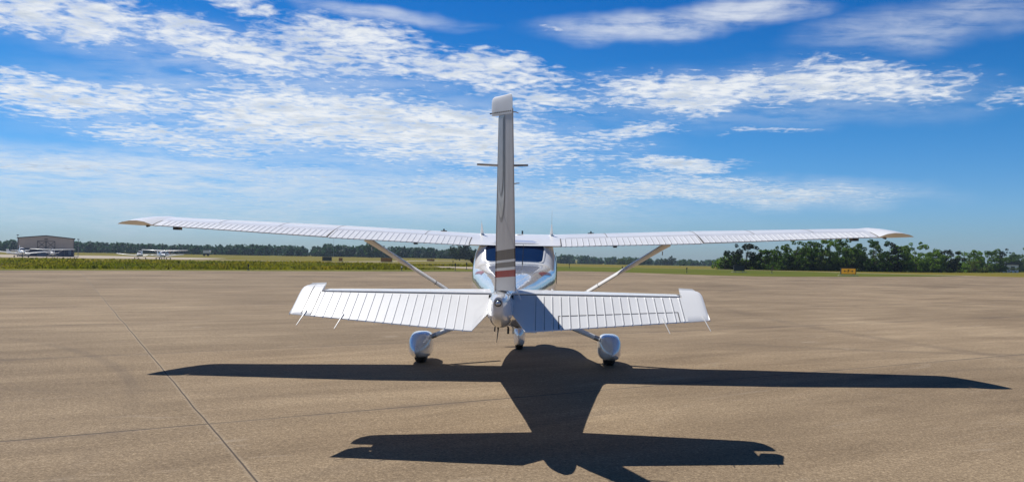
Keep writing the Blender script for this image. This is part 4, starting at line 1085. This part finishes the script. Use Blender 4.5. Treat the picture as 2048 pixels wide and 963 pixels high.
def tree(x, y, zb, h, r, mat, label, name='tree', seed=0, group='trees along the right edge of the field', kind='round', leaf=.18, trunk=None, per=190):
    g = np.random.default_rng(seed + 100)
    root = empty(name, (x, y, zb), label, 'bush' if name == 'bush' else 'tree', group)
    cs = []; low = .02 if name == 'bush' else .05
    n = {'round': 40, 'loose': 32, 'conifer': 28, 'bush': 16}[kind]
    for i in range(n):
        t = g.uniform(0, 1) if i % 3 else g.uniform(0, .25)
        a = g.uniform(0, 2 * math.pi)
        if kind == 'conifer':
            env = r * (1 - t) ** .8 * .95; rad_ = r * (.16 + .22 * (1 - t)); zz = h * (low + (1 - low) * t) - rad_ * .4
        else:
            env = r * math.sqrt(max(.05, 1 - ((t - .36) / .68) ** 2)) * .78
            rad_ = min(r, h * .42) * g.uniform(.26, .46) * (1.0 if t < .75 else .7) * (.7 if kind == 'loose' else 1)
            zz = h * low + rad_ * .6 + (h * (1 - low) - rad_ * 1.5) * t
        q = g.uniform(.2, 1) ** .5
        cs.append((env * q * math.cos(a), env * q * math.sin(a), zz, rad_))
    # a few sprigs that break the outline
    for i in range(7 if kind != 'bush' else 4):
        a = g.uniform(0, 2 * math.pi); t = g.uniform(.45, 1.0)
        e = r * math.sqrt(max(.04, 1 - ((t - .36) / .66) ** 2)); cs.append((e * math.cos(a), e * math.sin(a), h * (low + (1 - low) * t) - .1, r * g.uniform(.10, .17)))
    V, F = leaf_cloud(cs, per / (leaf / .2) ** 2, leaf, seed)
    mb = MB(); mb.v, mb.f, mb.m = V, F, [0] * len(F)
    mb.build('crown', mat, root, fixn=False)
    mb = MB(); tr_ = (trunk or .022 * h)
    mb.tube([(0, 0, -.3), (0, 0, h * .15), (g.normal(0, .03) * h, g.normal(0, .03) * h, h * .45), (g.normal(0, .05) * h, g.normal(0, .05) * h, h * .8)], [tr_ * 1.25, tr_, tr_ * .7, tr_ * .2], 8)
    for c in cs[:9]: mb.tube([(0, 0, h * (.15 + .2 * g.uniform())), (c[0] * .5, c[1] * .5, lerp(h * .3, c[2], .6)), (c[0] * .9, c[1] * .9, c[2])], [tr_ * .5, tr_ * .3, tr_ * .1], 5)
    mb.build('trunk', M['bark'], root, True)
    return root

def tree_at(X, Y, h, r, **kw):
    k = 1.30; x, y = X * k, Y * k; zb = tz(x, y); top = EYE + k * (tz(X, Y) + h - EYE)
    return tree(x, y, zb - .05, (top - zb) * 1.04, r * k * (1.28 if kw.get('kind') != 'bush' else 1.15), **kw)
ROW = [
    (25.67, 107.6, 2.2, 1.5, 'leaf_dark', 'round', 'low dark tree at the left end of the right hand row'),
    (28.25, 109.9, 3.7, 2.2, 'leaf_dark', 'round', 'broad dark tree rising behind the black backed sign'),
    (30.53, 108.4, 2.9, 1.7, 'leaf', 'round', 'lower green tree just right of the broad dark tree'),
    (32.54, 108.4, 3.5, 1.9, 'leaf', 'round', 'second mid green tree right of the broad dark one'),
    (34.63, 108.4, 4.3, 1.7, 'leaf', 'loose', 'narrow tall tree whose top reaches the wing, third right of the broad dark tree'),
    (37.22, 109.6, 4.1, 2.0, 'leaf', 'round', 'full tree with its top cut by the wing, left of the gap with sky'),
    (39.52, 110.1, 4.5, 1.8, 'leaf', 'loose', 'airy tree with sky showing through under the outer right wing'),
    (42.22, 111.3, 4.4, 2.1, 'leaf', 'round', 'rounded tree behind and left of the yellow F sign'),
    (44.08, 110.8, 4.8, 2.3, 'leaf', 'loose', 'tallest tree of the row, behind the yellow F sign'),
    (46.12, 111.1, 4.5, 2.1, 'leaf', 'loose', 'tall open tree just under the right wing tip'),
    (48.63, 112.2, 4.2, 1.4, 'leaf_dark', 'loose', 'thin sparse dark tree just right of the wing tip'),
    (51.39, 114.6, 3.9, 2.1, 'leaf', 'round', 'full green tree second to the right of the wing tip'),
    (55.33, 118.5, 4.5, 2.0, 'leaf', 'loose', 'tree with twin tufts on top, clear of the wing tip'),
    (58.86, 121.3, 3.5, 2.2, 'leaf', 'round', 'lower rounded tree left of the dark domed tree'),
    (65.12, 129.1, 3.8, 2.1, 'leaf_dark', 'round', 'dark domed tree left of the gap in the row'),
    (75.73, 142.3, 3.9, 2.4, 'leaf', 'round', 'rounded tree on the right side of the gap'),
    (86.25, 155.4, 4.4, 3.2, 'leaf', 'round', 'wide spreading green tree right of the gap'),
    (104.42, 182.2, 5.4, 1.8, 'leaf_dark', 'conifer', 'dark pointed conifer near the right end of the row'),
    (126.14, 215.0, 4.9, 2.0, 'leaf', 'round', 'small tree just right of the dark conifer'),
    (138.38, 231.0, 6.8, 3.3, 'leaf', 'loose', 'tall tree at the far right end of the row')]
for i, (X, Y, h, r, m, kd, lb) in enumerate(ROW):
    tree_at(X, Y, h, r, mat=M[m], label=lb, seed=i, kind=kd)
BUSH = [
    (30.48, 104.95, 1.4, 1.3, 'leaf', 'low green bush at the foot of the trees right of the black backed sign'),
    (35.45, 107.45, 1.9, 1.3, 'leaf', 'bush below the narrow tall tree of the row'),
    (37.42, 107.4, 2.5, 1.5, 'leaf_bright', 'bright green bush in front of the airy tree'),
    (42.11, 108.9, 2.2, 1.5, 'leaf_bright', 'yellow green bush behind the yellow F sign'),
    (46.84, 110.05, 2.1, 1.7, 'leaf', 'broad bush under the tree at the right wing tip'),
    (60.21, 121.25, 2.0, 1.9, 'leaf_bright', 'bright bush at the foot of the dark domed tree'),
    (65.76, 126.9, 1.4, 1.6, 'leaf', 'low bush at the left side of the gap in the trees'),
    (73.74, 136.6, 2.1, 2.1, 'leaf_bright', 'bright bush at the right side of the gap in the trees'),
    (87.04, 154.2, 1.9, 2.1, 'leaf_bright', 'bright low bush below the wide spreading tree'),
    (101.23, 174.0, 1.6, 2.1, 'leaf_bright', 'yellow green bush below the dark conifer')]
for i, (X, Y, h, r, m, lb) in enumerate(BUSH):
    tree_at(X, Y, h, r, mat=M[m], label=lb, seed=50 + i, kind='bush', name='bush', group='bushes at the foot of the tree row')
tree(-33.9, 350, tz(-33.9, 350), 9.4, 5.0, M['leaf_dark'], 'lone dark tree beside the propeller tip left of the fuselage', seed=80, group='lone trees far across the field', leaf=.42, per=180)
tree(-29.0, 356, tz(-29, 356), 4.8, 2.4, M['leaf_dark'], 'small dark tree directly right of the lone dark tree', seed=81, group='lone trees far across the field', leaf=.42, per=180)
tree(-86, 420, tz(-86, 420), 8.2, 4.6, M['leaf'], 'tall round tree in front of the far wood, behind the left wing strut', seed=82, group='lone trees far across the field', leaf=.5, per=180)
tree(90, 560, tz(90, 560), 6.4, 6.0, M['leaf_dark'], 'larger dark tree in front of the blue far wood right of the strut', seed=83, group='lone trees far across the field', leaf=.55, per=180)
tree(100, 556, tz(100, 556), 4.4, 5.2, M['leaf'], 'low tree just right of the larger dark tree before the far wood', seed=84, group='lone trees far across the field', leaf=.55, per=180)
tree(52, 500, tz(52, 500), 4.6, 6.5, M['leaf_bright'], 'light green wide tree in front of the far wood, left of the right strut', seed=85, group='lone trees far across the field', leaf=.55, per=180)
tree(66, 505, tz(66, 505), 3.6, 4.5, M['leaf_dark'], 'dark low tree touching the right strut in front of the far wood', seed=86, group='lone trees far across the field', leaf=.55, per=180)

def undergrowth():
    g = np.random.default_rng(91); cs = []
    row = [(a[0], a[1]) for a in ROW]; rx = [p[0] for p in row]; ry = [p[1] for p in row]
    for i in range(420):
        X = g.uniform(rx[0] - 1.5, rx[-1] + 8) if i % 3 else g.uniform(rx[0] - 1, 66); Y = np.interp(X, rx, ry) + g.uniform(.5, 5); x, y = X * 1.3, Y * 1.3
        h = g.uniform(.6, 2.1); cs.append((x, y, tz(x, y) + h * .5, h))
    V, F = leaf_cloud(cs, 60, .24, 92)
    mb = MB(); mb.v, mb.f, mb.m = V, F, [0] * len(F)
    tag(mb.build('undergrowth', M['leaf'], None, fixn=False), 'dark undergrowth filling the feet of the right hand tree row', kind='stuff')
undergrowth()

# white shed at the far right end
sh = empty('shed', (134, 232, tz(134, 232)), 'small white shed half hidden under trees at the far right', 'shed')
mb = MB(); mb.box((0, 0, 1.1), (5.0, 4.0, 2.2)); mb.build('wall', M['white'], sh)
mb = MB(); mb.loft([[(-2.8, y, 2.2), (2.8, y, 2.2), (0, y, 3.3)] for y in (-2.3, 2.3)]); mb.build('roof', M['hangar_trim'], sh)
for x in (-1.4, .9):
    mb = MB(); mb.box((x, -2.02, 1.2), (1.0, .06, 1.1)); mb.build('window', M['dark_panel'], sh)

def wood(name, label, xs, tops, Y0, depth, seed, n, size):
    """a far wood that reads as one mass: many crowns over a long low belt"""
    g = np.random.default_rng(seed); cs = []
    for i in range(n):
        y = Y0 + g.uniform(0, depth); px = g.uniform(xs[0], xs[-1]); u, _ = sky_uv(px, 480); x = u * y
        top = EYE + sky_uv(px, np.interp(px, xs, tops))[1] * y
        zb = tz(x, y); h = (top - zb) * g.choice([g.uniform(.45, .85), g.uniform(.82, 1.04)]); r = g.uniform(.28, .5) * h
        for k in range(4):
            t = k / 3; cs.append((x + g.normal(0, .3) * r, y + g.normal(0, .3) * r, zb + h * (.12 + .62 * t) , r * (1.0, .95, .85, .62)[k]))
        cs.append((x + g.normal(0, .4) * r, y, zb + h - r * .35, r * .35))
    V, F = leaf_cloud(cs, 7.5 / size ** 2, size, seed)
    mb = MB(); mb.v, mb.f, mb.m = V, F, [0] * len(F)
    o = mb.build(name, M['leaf_hazed'], None, fixn=False)
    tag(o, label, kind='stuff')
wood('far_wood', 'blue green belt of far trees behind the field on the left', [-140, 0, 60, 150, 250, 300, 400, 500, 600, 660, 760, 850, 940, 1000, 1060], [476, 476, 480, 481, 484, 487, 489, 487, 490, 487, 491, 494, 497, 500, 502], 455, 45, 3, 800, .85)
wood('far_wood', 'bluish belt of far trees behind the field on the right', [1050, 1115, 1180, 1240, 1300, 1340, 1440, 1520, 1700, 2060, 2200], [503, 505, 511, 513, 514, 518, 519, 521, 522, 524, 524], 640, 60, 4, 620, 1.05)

# ------------------------------------------------------------------ haze
def haze():
    mb = MB(); mb.box((0, 400, 11), (3100, 2400, 46))
    o = mb.build('haze', [], None)
    m = bpy.data.materials.new('haze_air'); m.use_nodes = True; t = m.node_tree
    for n in list(t.nodes): t.nodes.remove(n)
    out = t.nodes.new('ShaderNodeOutputMaterial'); v = t.nodes.new('ShaderNodeVolumePrincipled')
    v.inputs['Color'].default_value = (0.62, 0.80, 0.95, 1); v.inputs['Density'].default_value = 0.00022; v.inputs['Anisotropy'].default_value = 0.2
    t.links.new(v.outputs[0], out.inputs['Volume'])
    o.data.materials.append(m)
    o['kind'] = 'stuff'; o['label'] = 'pale blue haze over the far field'
haze()
